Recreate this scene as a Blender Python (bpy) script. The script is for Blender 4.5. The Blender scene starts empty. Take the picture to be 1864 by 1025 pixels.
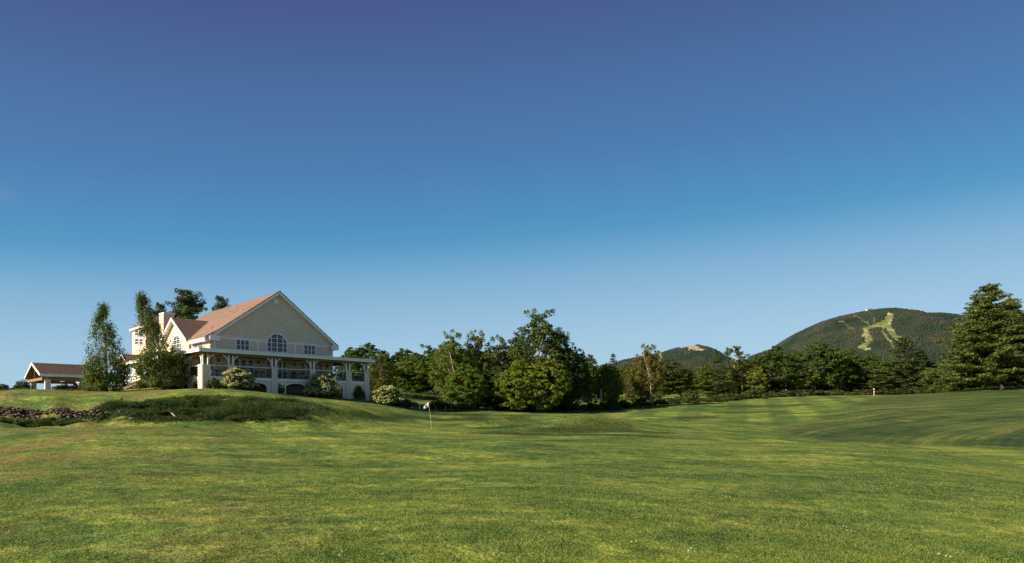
import bpy, math, random
import numpy as np
R = math.radians
C = bpy.context.scene.collection
rng = np.random.default_rng(7)
random.seed(7)

# ---------------------------------------------------------------- camera, world, sun
F, CX, HY = 1020.0, 932.0, 738.0        # focal length, centre column and horizon row of the photo (1864 x 1025)
EYE = 1.7
cam = bpy.data.cameras.new('camera'); co = bpy.data.objects.new('camera', cam); C.objects.link(co)
co.location = (0, 0, EYE); co.rotation_euler = (R(90), 0, 0)
cam.sensor_width = 36; cam.lens = 36 * F / 1864; cam.shift_y = (HY - 512.5) / 1864
cam.clip_start = .2; cam.clip_end = 12000
sc = bpy.context.scene; sc.camera = co
SUN_EL, SUN_AZ = 28.0, 243.0
w = bpy.data.worlds.new('World'); sc.world = w; w.use_nodes = True
wn, wl = w.node_tree.nodes, w.node_tree.links; wn.clear()
wo = wn.new('ShaderNodeOutputWorld'); bg = wn.new('ShaderNodeBackground'); bg.inputs[1].default_value = .085
sky = wn.new('ShaderNodeTexSky'); sky.sky_type = 'NISHITA'; sky.sun_disc = False
sky.sun_elevation = R(SUN_EL); sky.sun_rotation = R(SUN_AZ); sky.altitude = 200; sky.air_density = 1.0; sky.dust_density = .6; sky.ozone_density = 2.0
tc = wn.new('ShaderNodeTexCoord'); sx = wn.new('ShaderNodeSeparateXYZ'); wl.new(tc.outputs['Generated'], sx.inputs[0])
EXPO = .95
def wm(op, a, b=None, c=None):
    n = wn.new('ShaderNodeMath'); n.operation = op
    for i, v in enumerate((a, b, c)):
        if v is None: continue
        if hasattr(v, 'is_linked'): wl.new(v, n.inputs[i])
        else: n.inputs[i].default_value = v
    return n.outputs[0]
xx_ = wm('MULTIPLY_ADD', wm('MULTIPLY', sx.outputs[0], sx.outputs[0]), .35, 1)
zp_ = wm('MULTIPLY_ADD', sx.outputs[0], -.066, wm('MULTIPLY', sx.outputs[2], xx_))
zp_ = wm('MULTIPLY_ADD', wm('MAXIMUM', zp_, 0), 1.0, 0)
rp = wn.new('ShaderNodeValToRGB'); wl.new(zp_, rp.inputs[0])
SKY = [(0, (172,206,226)), (.108, (160,198,222)), (.146, (151,191,219)), (.22, (127,175,209)), (.257, (104,163,202)), (.292, (80,150,194)), (.325, (76,142,189)), (.405, (74,123,175)), (.478, (72,112,163)), (.542, (70,99,150)), (.595, (70,86,140)), (1, (60,66,118))]
els = rp.color_ramp.elements
while len(els) < len(SKY): els.new(.5)
lin = lambda v: (v/255/12.92) if v < 10 else ((v/255+.055)/1.055)**2.4
for e, (p, c) in zip(els, SKY): e.position = p; e.color = (*[lin(v) for v in c], 1)
sc_ = wn.new('ShaderNodeVectorMath'); sc_.operation = 'SCALE'; sc_.inputs[3].default_value = 1/(.085*2**EXPO); wl.new(rp.outputs[0], sc_.inputs[0])
mx = wn.new('ShaderNodeMix'); mx.data_type = 'RGBA'; mx.inputs[0].default_value = .07
wl.new(sc_.outputs[0], mx.inputs[6]); wl.new(sky.outputs[0], mx.inputs[7])
wy = wm('MULTIPLY', wm('SUBTRACT', wm('MULTIPLY_ADD', sx.outputs[0], .05, sx.outputs[2]), .236), 95)
wx_ = wn.new('ShaderNodeMapRange'); wx_.interpolation_type = 'SMOOTHSTEP'; wl.new(sx.outputs[0], wx_.inputs[0]); wx_.inputs[1].default_value = -.628; wx_.inputs[2].default_value = -.67
wispf = wm('MULTIPLY', wm('MULTIPLY', wm('POWER', 2.718, wm('MULTIPLY', wm('MULTIPLY', wy, wy), -1)), wx_.outputs[0]), .35)
wm2 = wn.new('ShaderNodeMix'); wm2.data_type = 'RGBA'; wl.new(wispf, wm2.inputs[0]); wl.new(mx.outputs[2], wm2.inputs[6]); wm2.inputs[7].default_value = (*[lin(v)/(.085*2**EXPO) for v in (150, 150, 200)], 1)
wl.new(wm2.outputs[2], bg.inputs[0]); wl.new(bg.outputs[0], wo.inputs[0])
sd = bpy.data.lights.new('sun', 'SUN'); sd.energy = 5.0; sd.angle = R(.53); sd.color = (1, .88, .7)
so = bpy.data.objects.new('sun', sd); C.objects.link(so)
so.rotation_euler = (R(90 - SUN_EL), 0, R(180 - SUN_AZ)); so.location = (-60, 0, 60)
sc.view_settings.view_transform = 'Standard'; sc.view_settings.look = 'None'; sc.view_settings.gamma = 1
sc.view_settings.use_curve_mapping = False; sc.view_settings.exposure = EXPO
sc.render.engine = 'CYCLES'; sc.cycles.max_bounces = 6; sc.cycles.transparent_max_bounces = 8

def P(px, py, Y): return np.array([(px - CX) / F * Y, Y, EYE + (HY - py) / F * Y])

# ---------------------------------------------------------------- materials
def mat(name, col, rough=.85, spec=.2):
    m = bpy.data.materials.new(name); m.use_nodes = True
    b = m.node_tree.nodes['Principled BSDF']; b.inputs['Base Color'].default_value = (*col, 1)
    b.inputs['Roughness'].default_value = rough; b.inputs['Specular IOR Level'].default_value = spec
    return m
def N(m, t, **k):
    n = m.node_tree.nodes.new(t)
    for a, v in k.items(): setattr(n, a, v)
    return n
def L(m, a, b): m.node_tree.links.new(a, b)
def bsdf(m): return m.node_tree.nodes['Principled BSDF']
def ramp(m, fac, stops, interp='LINEAR'):
    r = N(m, 'ShaderNodeValToRGB'); r.color_ramp.interpolation = interp; e = r.color_ramp.elements
    while len(e) < len(stops): e.new(.5)
    for x, (p, c) in zip(e, stops): x.position = p; x.color = (*c, 1) if len(c) == 3 else c
    L(m, fac, r.inputs[0]); return r.outputs[0]
def mixc(m, fac, a, b, mode='MIX'):
    n = N(m, 'ShaderNodeMix', data_type='RGBA', blend_type=mode)
    for s, v in ((0, fac), (6, a), (7, b)):
        if hasattr(v, 'links') or hasattr(v, 'is_linked'): L(m, v, n.inputs[s])
        else: n.inputs[s].default_value = v if s == 0 else (*v, 1)
    return n.outputs[2]
def mth(m, op, a, b=None, c=None):
    n = N(m, 'ShaderNodeMath', operation=op)
    for i, v in enumerate((a, b, c)):
        if v is None: continue
        if hasattr(v, 'is_linked'): L(m, v, n.inputs[i])
        else: n.inputs[i].default_value = v
    return n.outputs[0]
def noise(m, vec, scale, detail=3, rough=.55, stretch=None):
    if stretch:
        mp = N(m, 'ShaderNodeMapping', vector_type='TEXTURE'); mp.inputs['Scale'].default_value = [1/q for q in stretch[:3]]
        if len(stretch) > 3: mp.inputs['Rotation'].default_value = (0, 0, R(stretch[3]))
        L(m, vec, mp.inputs[0]); vec = mp.outputs[0]
    n = N(m, 'ShaderNodeTexNoise'); n.inputs['Scale'].default_value = scale; n.inputs['Detail'].default_value = detail; n.inputs['Roughness'].default_value = rough
    L(m, vec, n.inputs['Vector']); return n.outputs['Fac']
def objco(m): return N(m, 'ShaderNodeTexCoord').outputs['Object']
def bump(m, h, dist, strength=1):
    b = N(m, 'ShaderNodeBump'); b.inputs['Distance'].default_value = dist; b.inputs['Strength'].default_value = strength
    L(m, h, b.inputs['Height']); L(m, b.outputs[0], bsdf(m).inputs['Normal'])
def varied(name, c1, c2, scale, rough=.85, spec=.2, bmp=0, stretch=None, detail=4):
    m = mat(name, c1, rough, spec); v = noise(m, objco(m), scale, detail, .6, stretch)
    L(m, ramp(m, v, [(.3, c1), (.7, c2)]), bsdf(m).inputs['Base Color'])
    if bmp: bump(m, v, bmp)
    return m

# lawn: mown grass with streaks, dry patches and the arcs left by the mower on the right-hand slope
def lawn_material():
    m = mat('mown_grass', (.1, .13, .03), .9, .1); v = objco(m)
    s = N(m, 'ShaderNodeSeparateXYZ'); L(m, v, s.inputs[0])
    x, y = s.outputs[0], s.outputs[1]
    dx = mth(m, 'SUBTRACT', x, 78.0); dy = mth(m, 'SUBTRACT', y, 13.0)
    r = mth(m, 'SQRT', mth(m, 'ADD', mth(m, 'MULTIPLY', dx, dx), mth(m, 'MULTIPLY', dy, dy)))
    th = mth(m, 'ARCTAN2', dy, dx)
    cv = N(m, 'ShaderNodeCombineXYZ'); L(m, r, cv.inputs[0]); L(m, mth(m, 'MULTIPLY', th, 1.1), cv.inputs[1])
    arc = mth(m, 'MULTIPLY_ADD', noise(m, cv.outputs[0], 1.5, 3, .65), .5, mth(m, 'MULTIPLY', noise(m, cv.outputs[0], .55, 2, .6), .5))
    edge = mth(m, 'MAXIMUM', mth(m, 'MULTIPLY_ADD', y, .85, 29.5-.85*62), 27.0)
    arcm = N(m, 'ShaderNodeMapRange', interpolation_type='SMOOTHSTEP'); L(m, mth(m, 'ADD', mth(m, 'SUBTRACT', x, edge), mth(m, 'MULTIPLY_ADD', noise(m, v, .09), 7, -3.5)), arcm.inputs[0])
    arcm.inputs[1].default_value = -1.5; arcm.inputs[2].default_value = 2.5
    farm = N(m, 'ShaderNodeMapRange'); L(m, y, farm.inputs[0]); farm.inputs[1].default_value = 41; farm.inputs[2].default_value = 46
    arcmask = mth(m, 'MULTIPLY', arcm.outputs[0], farm.outputs[0])
    streak = noise(m, v, .5, 4, .6, (.28, 1, 1, 14))
    streak3 = noise(m, v, .8, 3, .6, (.16, 1, 1, 128))
    streak2 = noise(m, v, 1.6, 3, .6, (.3, 1, 1, -12))
    big = noise(m, v, .16, 3, .5, (.5, 1, 1, 20))
    fine = noise(m, v, 22, 3, .7)
    mid = noise(m, v, 3.5, 4, .7)
    base = ramp(m, streak, [(.38, (.048, .092, .024)), (.5, (.122, .18, .038)), (.62, (.25, .28, .055))])
    base = mixc(m, .45, base, ramp(m, streak2, [(.39, (.045, .088, .024)), (.5, (.122, .18, .038)), (.61, (.25, .275, .055))]))
    base = mixc(m, mth(m, 'MULTIPLY', arcmask, .88), base, ramp(m, arc, [(.38, (.024, .05, .018)), (.5, (.055, .085, .024)), (.61, (.13, .15, .042))]))
    base = mixc(m, 1, base, ramp(m, streak3, [(.36, (.7, .78, .8)), (.55, (1.05, 1.03, 1)), (.68, (1.3, 1.22, 1.1))]), 'MULTIPLY')
    # broad mower bands on the far fairway
    bands = mth(m, 'SINE', mth(m, 'MULTIPLY', mth(m, 'ADD', mth(m, 'MULTIPLY', x, 1.0), mth(m, 'MULTIPLY', y, -.42)), .95))
    bandm = N(m, 'ShaderNodeMapRange'); L(m, y, bandm.inputs[0]); bandm.inputs[1].default_value = 52; bandm.inputs[2].default_value = 70
    bm_ = mth(m, 'MULTIPLY', bandm.outputs[0], mth(m, 'SUBTRACT', 1, arcmask))
    bright = ramp(m, mth(m, 'MULTIPLY_ADD', bands, .5, .5), [(.3, (.72, .78, .84)), (.7, (1.14, 1.12, 1.05))])
    base = mixc(m, bm_, base, mixc(m, 1, base, bright, 'MULTIPLY'))
    base = mixc(m, 1, base, ramp(m, big, [(.34, (.56, .72, .78)), (.5, (.98, 1, 1)), (.64, (1.25, 1.16, 1.1))]), 'MULTIPLY')
    dry = noise(m, v, .38, 5, .65)
    lf = N(m, 'ShaderNodeMapRange'); L(m, mth(m, 'ADD', x, mth(m, 'MULTIPLY', y, .55)), lf.inputs[0]); lf.inputs[1].default_value = 3; lf.inputs[2].default_value = -5; 
    dryk = mth(m, 'MULTIPLY', ramp(m, dry, [(.46, (0, 0, 0)), (.6, (1, 1, 1))]), mth(m, 'MULTIPLY_ADD', lf.outputs[0], .8, .13))
    base = mixc(m, dryk, base, (.2, .155, .055))
    base = mixc(m, 1, base, ramp(m, mid, [(.36, (.5, .6, .6)), (.52, (1.05, 1.03, 1)), (.64, (1.5, 1.36, 1.15))]), 'MULTIPLY')
    base = mixc(m, 1, base, ramp(m, fine, [(.38, (.5, .56, .54)), (.6, (1.38, 1.32, 1.2))]), 'MULTIPLY')
    L(m, base, bsdf(m).inputs['Base Color'])
    h = mth(m, 'MULTIPLY_ADD', mid, 2.0, fine)
    bump(m, h, .045, .9)
    return m
M = {}
M['lawn'] = lawn_material()
M['rough'] = varied('rough_grass', (.035, .05, .014), (.11, .105, .035), 2.2, .95, .05, .1)

def leafmat(name, c1, c2, trans=.25, sc_=1.1):
    m = mat(name, c1, .6, .25); oi = N(m, 'ShaderNodeObjectInfo')
    v = noise(m, objco(m), sc_, 3, .6)
    g = N(m, 'ShaderNodeNewGeometry')
    c = ramp(m, v, [(.3, c1), (.7, c2)])
    c = mixc(m, 1, c, ramp(m, g.outputs['Random Per Island'], [(0, (.5, .56, .5)), (1, (1.55, 1.48, 1.3))]), 'MULTIPLY')
    c = mixc(m, 1, c, oi.outputs['Color'], 'MULTIPLY')
    L(m, c, bsdf(m).inputs['Base Color'])
    t = N(m, 'ShaderNodeBsdfTranslucent'); L(m, mixc(m, 1, c, (1.3, 1.5, .6), 'MULTIPLY'), t.inputs[0])
    ms = N(m, 'ShaderNodeMixShader'); ms.inputs[0].default_value = trans
    out = m.node_tree.nodes['Material Output']
    L(m, bsdf(m).outputs[0], ms.inputs[1]); L(m, t.outputs[0], ms.inputs[2]); L(m, ms.outputs[0], out.inputs[0])
    return m
M['maple'] = leafmat('broad_leaves', (.055, .088, .018), (.115, .15, .03), .3)
M['birch'] = leafmat('birch_leaves', (.07, .094, .024), (.13, .145, .038), .3)
M['pine'] = leafmat('pine_needles', (.045, .07, .022), (.11, .125, .03), .15)
M['bush'] = leafmat('shrub_leaves', (.04, .06, .016), (.08, .095, .026))
M['blossom'] = leafmat('cream_blossom', (.34, .32, .15), (.56, .5, .31), .15, 2)
M['bladerough'] = leafmat('tall_grass_blades', (.045, .072, .022), (.11, .14, .045), .2, .7)
M['blade'] = leafmat('short_grass_blades', (.08, .135, .026), (.21, .24, .055), .25, 1.2)
M['shade_scrub'] = leafmat('shade_scrub_grass', (.035, .058, .018), (.07, .09, .026), .2, .8)  # dark scrub colour, also used to paint shade on the mounds
M['bark'] = varied('dark_bark', (.05, .04, .03), (.12, .095, .07), 6, .95, .1, .03, (1, 1, .2))
M['birchbark'] = varied('pale_bark', (.42, .34, .26), (.2, .15, .11), 4, .9, .1, .01, (1, 1, 2))
M['stone'] = varied('field_stone', (.07, .052, .035), (.27, .21, .145), 2.5, .95, .1, .03)
M['siding_cream'] = varied('cream_siding', (.68, .57, .41), (.74, .62, .45), 1.2, .75, .2)
M['trim'] = varied('white_trim', (.76, .73, .68), (.82, .79, .74), 2, .6, .3)
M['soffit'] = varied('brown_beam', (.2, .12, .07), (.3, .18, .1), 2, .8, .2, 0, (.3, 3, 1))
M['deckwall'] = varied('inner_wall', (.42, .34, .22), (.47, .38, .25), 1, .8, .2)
M['dark'] = mat('black_metal', (.02, .018, .018), .5, .4)
M['floor'] = mat('deck_boards', (.2, .15, .1), .9)
M['red'] = mat('red_paint', (.5, .05, .04), .6); M['white'] = mat('white_paint', (.8, .78, .74), .6)
M['yellow'] = mat('yellow_pole', (.6, .5, .18), .4); M['flag'] = varied('flag_cloth', (.8, .74, .68), (.7, .62, .56), 6)
M['maroon'] = mat('flag_print', (.16, .05, .05), .8)
M['wood'] = varied('weathered_wood', (.2, .16, .12), (.32, .27, .2), 5)
M['steel'] = mat('grey_steel', (.3, .3, .32), .5)
M['light'] = mat('lamp_glass', (.7, .66, .55), .4)
M['clover'] = mat('pale_petals', (.36, .34, .2), .7)
def glassm():
    m = mat('window_glass', (.035, .035, .06), .12, .3); v = noise(m, objco(m), .7, 2)
    L(m, ramp(m, v, [(.3, (.02, .02, .035)), (.7, (.06, .06, .1))]), bsdf(m).inputs['Base Color']); return m
M['glass'] = glassm()
def shingle(name, c1, c2, c3):
    m = mat(name, c1, .9, .1); v = objco(m)
    wn_ = N(m, 'ShaderNodeTexVoronoi'); mp = N(m, 'ShaderNodeMapping'); mp.inputs['Scale'].default_value = (1.6, 1.6, 5); L(m, v, mp.inputs[0]); L(m, mp.outputs[0], wn_.inputs['Vector']); wn_.inputs['Scale'].default_value = 1.3
    c = ramp(m, wn_.outputs['Color'], [(.2, c1), (.8, c2)])
    c = mixc(m, ramp(m, noise(m, v, .5, 5, .7), [(.4, (0, 0, 0)), (.65, (1, 1, 1))]), c, mixc(m, .5, c, c3))
    L(m, c, bsdf(m).inputs['Base Color']); bump(m, noise(m, v, 14), .02); return m
M['shingle'] = shingle('tan_shingles', (.2, .13, .1), (.28, .18, .135), (.33, .24, .19))
M['shingle_dark'] = shingle('brown_shingles', (.15, .095, .075), (.21, .14, .11), (.24, .165, .135))

# ---------------------------------------------------------------- mesh helpers
class MB:
    def __init__(s): s.v = []; s.f = []
    def add(s, vs, fs):
        n = len(s.v); s.v += [tuple(map(float, p)) for p in vs]; s.f += [tuple(i + n for i in f) for f in fs]; return s
    def box(s, a, b):
        x0, y0, z0 = a; x1, y1, z1 = b
        return s.add([(x0,y0,z0),(x1,y0,z0),(x1,y1,z0),(x0,y1,z0),(x0,y0,z1),(x1,y0,z1),(x1,y1,z1),(x0,y1,z1)],
                     [(0,3,2,1),(4,5,6,7),(0,1,5,4),(1,2,6,5),(2,3,7,6),(3,0,4,7)])
    def prism(s, poly, off):
        off = np.array(off, float); n = len(poly); p = [np.array(q, float) for q in poly]
        return s.add(p + [q + off for q in p], [tuple(range(n))[::-1], tuple(range(n, 2*n))] + [(i, (i+1) % n, (i+1) % n + n, i + n) for i in range(n)])
    def bar(s, a, b, wd, up=(0, 0, 1), h=None):
        a = np.array(a, float); b = np.array(b, float); d = b - a; d /= np.linalg.norm(d)
        u = np.cross(d, up); u = u / (np.linalg.norm(u) + 1e-9) * wd / 2; t = np.cross(u, d); t = t / (np.linalg.norm(t) + 1e-9) * (h or wd) / 2
        return s.add([a-u-t, a+u-t, a+u+t, a-u+t, b-u-t, b+u-t, b+u+t, b-u+t], [(0,3,2,1),(4,5,6,7),(0,1,5,4),(1,2,6,5),(2,3,7,6),(3,0,4,7)])
    def tube(s, pts, rad, n=7):
        pts = [np.array(p, float) for p in pts]; k = len(pts); base = len(s.v)
        for i, p in enumerate(pts):
            d = pts[min(i+1, k-1)] - pts[max(i-1, 0)]; d /= np.linalg.norm(d) + 1e-9
            a = np.cross(d, (1, 0, 0) if abs(d[0]) < .9 else (0, 1, 0)); a /= np.linalg.norm(a); b = np.cross(d, a)
            r = rad[i] if hasattr(rad, '__len__') else rad
            for j in range(n): t = 2*math.pi*j/n; s.v.append(tuple(p + r*(math.cos(t)*a + math.sin(t)*b)))
        for i in range(k-1):
            for j in range(n): s.f.append((base+i*n+j, base+i*n+(j+1) % n, base+(i+1)*n+(j+1) % n, base+(i+1)*n+j))
        s.f.append(tuple(base+(k-1)*n+j for j in range(n))); return s
    def mesh(s, name, m):
        me = bpy.data.meshes.new(name); me.from_pydata(s.v, [], s.f); me.materials.append(m); me.update(); return me
    def build(s, name, m, parent=None, loc=None):
        return ob(name, s.mesh(name, m), parent, loc)
def ob(name, me, parent=None, loc=None):
    o = bpy.data.objects.new(name, me); C.objects.link(o)
    if parent is not None: o.parent = parent
    if loc is not None: o.location = loc
    return o
def tag(o, label=None, cat=None, group=None, kind=None):
    for k, v in (('label', label), ('category', cat), ('group', group), ('kind', kind)):
        if v: o[k] = v
    return o
def empty(name, loc, rz=0):
    o = bpy.data.objects.new(name, None); C.objects.link(o); o.location = loc; o.rotation_euler = (0, 0, rz); o.empty_display_size = .3; return o
def npmesh(name, V, Fq, m, smooth=False, mats=None, midx=None):
    """V (n,3), Fq (k,q) faces of q corners."""
    me = bpy.data.meshes.new(name); k, q = Fq.shape
    me.vertices.add(len(V)); me.vertices.foreach_set('co', V.astype(np.float32).ravel())
    me.loops.add(k*q); me.loops.foreach_set('vertex_index', Fq.astype(np.int32).ravel())
    me.polygons.add(k); me.polygons.foreach_set('loop_start', np.arange(0, k*q, q, dtype=np.int32)); me.polygons.foreach_set('loop_total', np.full(k, q, np.int32))
    for mm in (mats or [m]): me.materials.append(mm)
    if midx is not None: me.polygons.foreach_set('material_index', midx.astype(np.int32))
    if smooth: me.polygons.foreach_set('use_smooth', np.ones(k, bool))
    me.update(); me.validate(); return me

# ---------------------------------------------------------------- terrain
# control points: (column, distance, row) where the lawn passes in the photograph
CP = [(0,6,1030),(450,6,1028),(932,6,1026),(1400,6,1030),(1864,6,1034),
 (0,11,886),(450,11,890),(932,11,893),(1400,11,900),(1864,11,912),
 (0,20,812),(450,20,817),(932,20,823),(1400,20,832),(1650,20,842),(1864,20,860),(2100,20,890),
 (1864,25,851),(1700,26,825),(1600,28,815),(1450,32,806),(1300,32,803),
 (0,32,784),(300,32,786),(600,32,791),(900,33,797),(1100,34,798),
 (0,44,766),(150,44,768),(300,44,769),(450,44,771),(600,44,777),(700,44,780),(780,43.5,781),(900,44,783),(1050,42,789),(1200,42,790),
 (1864,30,850),(1864,37,829),(1864,45,812),(2100,45,812),(1700,37,824),(1700,46,809),(1600,48,804),(1500,52,797),(1400,50,797),(1300,50,793),
 (-60,45.3,765),(0,45.3,765),(60,45.3,765),(120,45.3,766),(190,45.3,767),(0,46,739),(100,46,740),(200,46,744),(250,47,742),(300,47.5,734),(370,48,727),(450,48,727),(540,48,732),(590,48,742),(640,48,752),(700,50,764),(790,52,772),(900,55,770),(1000,58,771),(1100,58,773),(1200,60,773),(1300,62,775),(1400,66,772),
 (0,62,722),(100,62,721),(200,60,716),(300,57,711),(370,56,708),(450,60,712),(520,64,718),(600,69,724),(672,74,728),(720,66,741),(640,58,738),(540,55,724),(760,66,751),(870,68,758),(950,70,759),
 (0,85,714),(100,90,714),(200,80,708),(370,75,703),(500,90,705),
 (780,80,744),(870,81,747),(950,85,749),(1050,86,749),(1110,86,748),(1200,93,741),(1300,105,733),(1250,75,762),(1400,90,745),(1450,130,722),(1520,132,720),(1600,135,719),(1700,125,716),(1790,105,710),(1864,100,711),(2100,95,700),
 (1500,90,743),(1500,70,768),(1600,90,734),(1600,70,765),(1700,80,746),(1700,60,783),(1864,80,738),(1864,60,775),(1700,100,724),
 (750,112,718),(820,105,726),(700,100,716),(700,130,712),(820,130,718),(1200,115,735),(1230,150,716),(1130,140,721),(1000,130,728),(1330,140,724),(1500,160,716),(1700,150,716),(1864,140,706),
 (0,130,719),(200,120,712),(450,130,705),(700,200,716),(1000,200,722),(1300,200,718),(1600,200,717),(1864,200,712),(0,200,725),(300,200,722)]
cpX = np.array([P(a, c, b) for a, b, c in CP])
def warp(x, y):
    yy = np.maximum(y, 5.0); s = np.clip(x / yy, -1.35, 1.35); t = np.log(np.clip(yy, 5, 260)); return np.stack([s, t * .75], -1)
A_ = warp(cpX[:, 0], cpX[:, 1])
def kern(a, b):
    d = np.sqrt(((a[:, None] - b[None]) ** 2).sum(-1) + 1e-9); return d ** 2 * np.log(d)
nC = len(A_); K = kern(A_, A_) + np.eye(nC) * 1e-4
PM = np.c_[np.ones(nC), A_]
SOL = np.linalg.solve(np.block([[K, PM], [PM.T, np.zeros((3, 3))]]), np.r_[cpX[:, 2], 0, 0, 0])
def vnoise(x, y, sc_, seed):
    """smooth value noise"""
    r = np.random.default_rng(seed); T = r.random((256, 256)); x = x / sc_; y = y / sc_
    xi = np.floor(x).astype(int); yi = np.floor(y).astype(int); fx = x - xi; fy = y - yi
    fx = fx*fx*(3-2*fx); fy = fy*fy*(3-2*fy); g = lambda a, b: T[a % 256, b % 256]
    return (g(xi, yi)*(1-fx)*(1-fy) + g(xi+1, yi)*fx*(1-fy) + g(xi, yi+1)*(1-fx)*fy + g(xi+1, yi+1)*fx*fy) * 2 - 1
MOUNDS = [(1075, 768, 50, 4.6, 1.7, 1.3, 8), (925, 772, 50.5, 4.6, 1.1, .8, 12), (985, 775, 46, 5, 1.0, .2, 8), (700, 757, 53, 4.0, 1.6, -.35, -5), (640, 752, 50, 3, 1.5, .3, 0),
          (860, 762, 62, 8, 2.0, .4, 4), (1180, 760, 66, 7, 2.2, .35, -6), (1400, 785, 44, 8, 2.4, .35, -10), (1060, 812, 24, 9, 2.6, .16, -10), (600, 860, 14, 6, 1.8, .07, 10), (1330, 880, 13, 6, 1.6, .06, -10)]
def ground(x, y):
    x = np.atleast_1d(np.asarray(x, float)); y = np.atleast_1d(np.asarray(y, float)); sh = x.shape; x = x.ravel(); y = y.ravel()
    out = np.empty(len(x))
    for i in range(0, len(x), 20000):
        q = warp(x[i:i+20000], y[i:i+20000]); out[i:i+20000] = kern(q, A_) @ SOL[:nC] + SOL[nC] + q @ SOL[nC+1:]
    out = np.clip(out, -3.5, 9)
    far = np.clip((np.hypot(x, y) - 240) / 200, 0, 1); out = out*(1-far) + 1.0*far
    back = np.clip((-y) / 30, 0, 1); out = out*(1-back) + 0*back
    for (a, b, Y, sxx, syy, h, rot) in MOUNDS:
        c = P(a, b, Y); dx = x-c[0]; dy = y-c[1]; cr, sr = math.cos(R(rot)), math.sin(R(rot))
        out += h*np.exp(-((dx*cr+dy*sr)/sxx)**2 - ((-dx*sr+dy*cr)/syy)**2)
    near = np.clip(1 - (np.hypot(x, y) - 150)/100, 0, 1)
    out += near*(.11*vnoise(x, y, 7.5, 1) + .2*vnoise(x, y, 17, 6)*np.clip((y-9)/14, 0, 1)*np.clip((100-y)/30, 0, 1) + .035*vnoise(x, y, 2.6, 2) + .01*vnoise(x, y, .8, 3)*(y < 50))
    return out.reshape(sh)
def G(x, y): return float(ground(x, y)[0])
def onground(px, Y):
    x = (px - CX)/F*Y; return np.array([x, Y, G(x, Y)])
def row(px, Y):
    p = onground(px, Y); return HY - (p[2]-EYE)*F/Y
tt = np.linspace(-1, 1, 440); xs = np.sinh(tt*6.3)/np.sinh(6.3)*5000; xs = np.sort(np.r_[xs, 0]) ; xs = xs + np.sign(tt[0])*0
gx = np.concatenate([-np.geomspace(62, 5000, 50)[::-1], np.linspace(-61.5, 61.5, 330), np.geomspace(62, 5000, 50)])
gy = np.concatenate([-np.geomspace(4, 300, 14)[::-1], np.linspace(-3, 5, 8), np.geomspace(5.2, 42.8, 200), np.linspace(43, 50, 26), np.geomspace(50.3, 130, 130), np.geomspace(131, 6000, 60)])
GX, GY = np.meshgrid(gx, gy); GZ = ground(GX, GY)
nx, ny = len(gx), len(gy); ii = (np.arange(ny-1)[:, None]*nx + np.arange(nx-1)[None]).ravel()
me = npmesh('ground', np.c_[GX.ravel(), GY.ravel(), GZ.ravel()], np.c_[ii, ii+1, ii+nx+1, ii+nx], M['lawn'], True)
tag(ob('ground', me), 'rolling mown golf course lawn', kind='structure')

# ---------------------------------------------------------------- foliage generators
def cards(cen, nrm, size, asp=.6, jit=None, r=rng, droop=0):
    """rhombic leaf cards: centres (n,3), normals (n,3)"""
    n = len(cen); nrm = nrm/(np.linalg.norm(nrm, axis=1, keepdims=True)+1e-9)
    a = r.normal(size=(n, 3)); a[:, 2] -= droop; t = np.cross(nrm, np.cross(a, nrm)); t /= np.linalg.norm(t, axis=1, keepdims=True)+1e-9
    b = np.cross(nrm, t); sz = (np.asarray(size)*r.uniform(.6, 1.35, n))[:, None]
    V = np.stack([cen - t*sz, cen - b*sz*asp + nrm*sz*.15, cen + t*sz, cen + b*sz*asp + nrm*sz*.15], 1)
    return V.reshape(-1, 3)
def cardmesh(name, Vs, m, midx=None, mats=None):
    V = np.concatenate(Vs) if isinstance(Vs, list) else Vs
    return npmesh(name, V, np.arange(len(V)).reshape(-1, 4), m, midx=midx, mats=mats)
def clump(c, rad, n, size, r, asp=.6, up=.5, outw=.8, rnd=.85, droop=0, tree_c=None):
    d = r.normal(size=(n, 3)); d /= np.linalg.norm(d, axis=1, keepdims=True)
    q = d * (r.uniform(.35, 1, (n, 1))**.5) * np.asarray(rad)
    nn = d*outw + np.array([0, 0, up]) + r.normal(size=(n, 3))*rnd
    return cards(c+q, nn, size, asp, r=r, droop=droop)
def trunk_mesh(name, H, r0, limbs, m, lean=(0, 0), r=rng):
    b = MB(); pts = [(lean[0]*(t**1.5)+.12*math.sin(5*t+H), lean[1]*(t**1.5)+.1*math.cos(4*t), H*t) for t in np.linspace(-.03, 1, 8)]
    b.tube(pts, list(np.linspace(1, .15, 8)**1.1*r0), 8)
    for (z, tip) in limbs:
        t = z/H; a = np.array([lean[0]*t**1.5, lean[1]*t**1.5, z]); tip = np.array(tip); mid = (a+tip)/2 + np.array([0, 0, .12*np.linalg.norm(tip-a)])
        rr = r0*(1-.75*t)*.45; b.tube([a, mid, tip], [rr, rr*.6, rr*.15], 5)
    return b.mesh(name, m)
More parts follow.
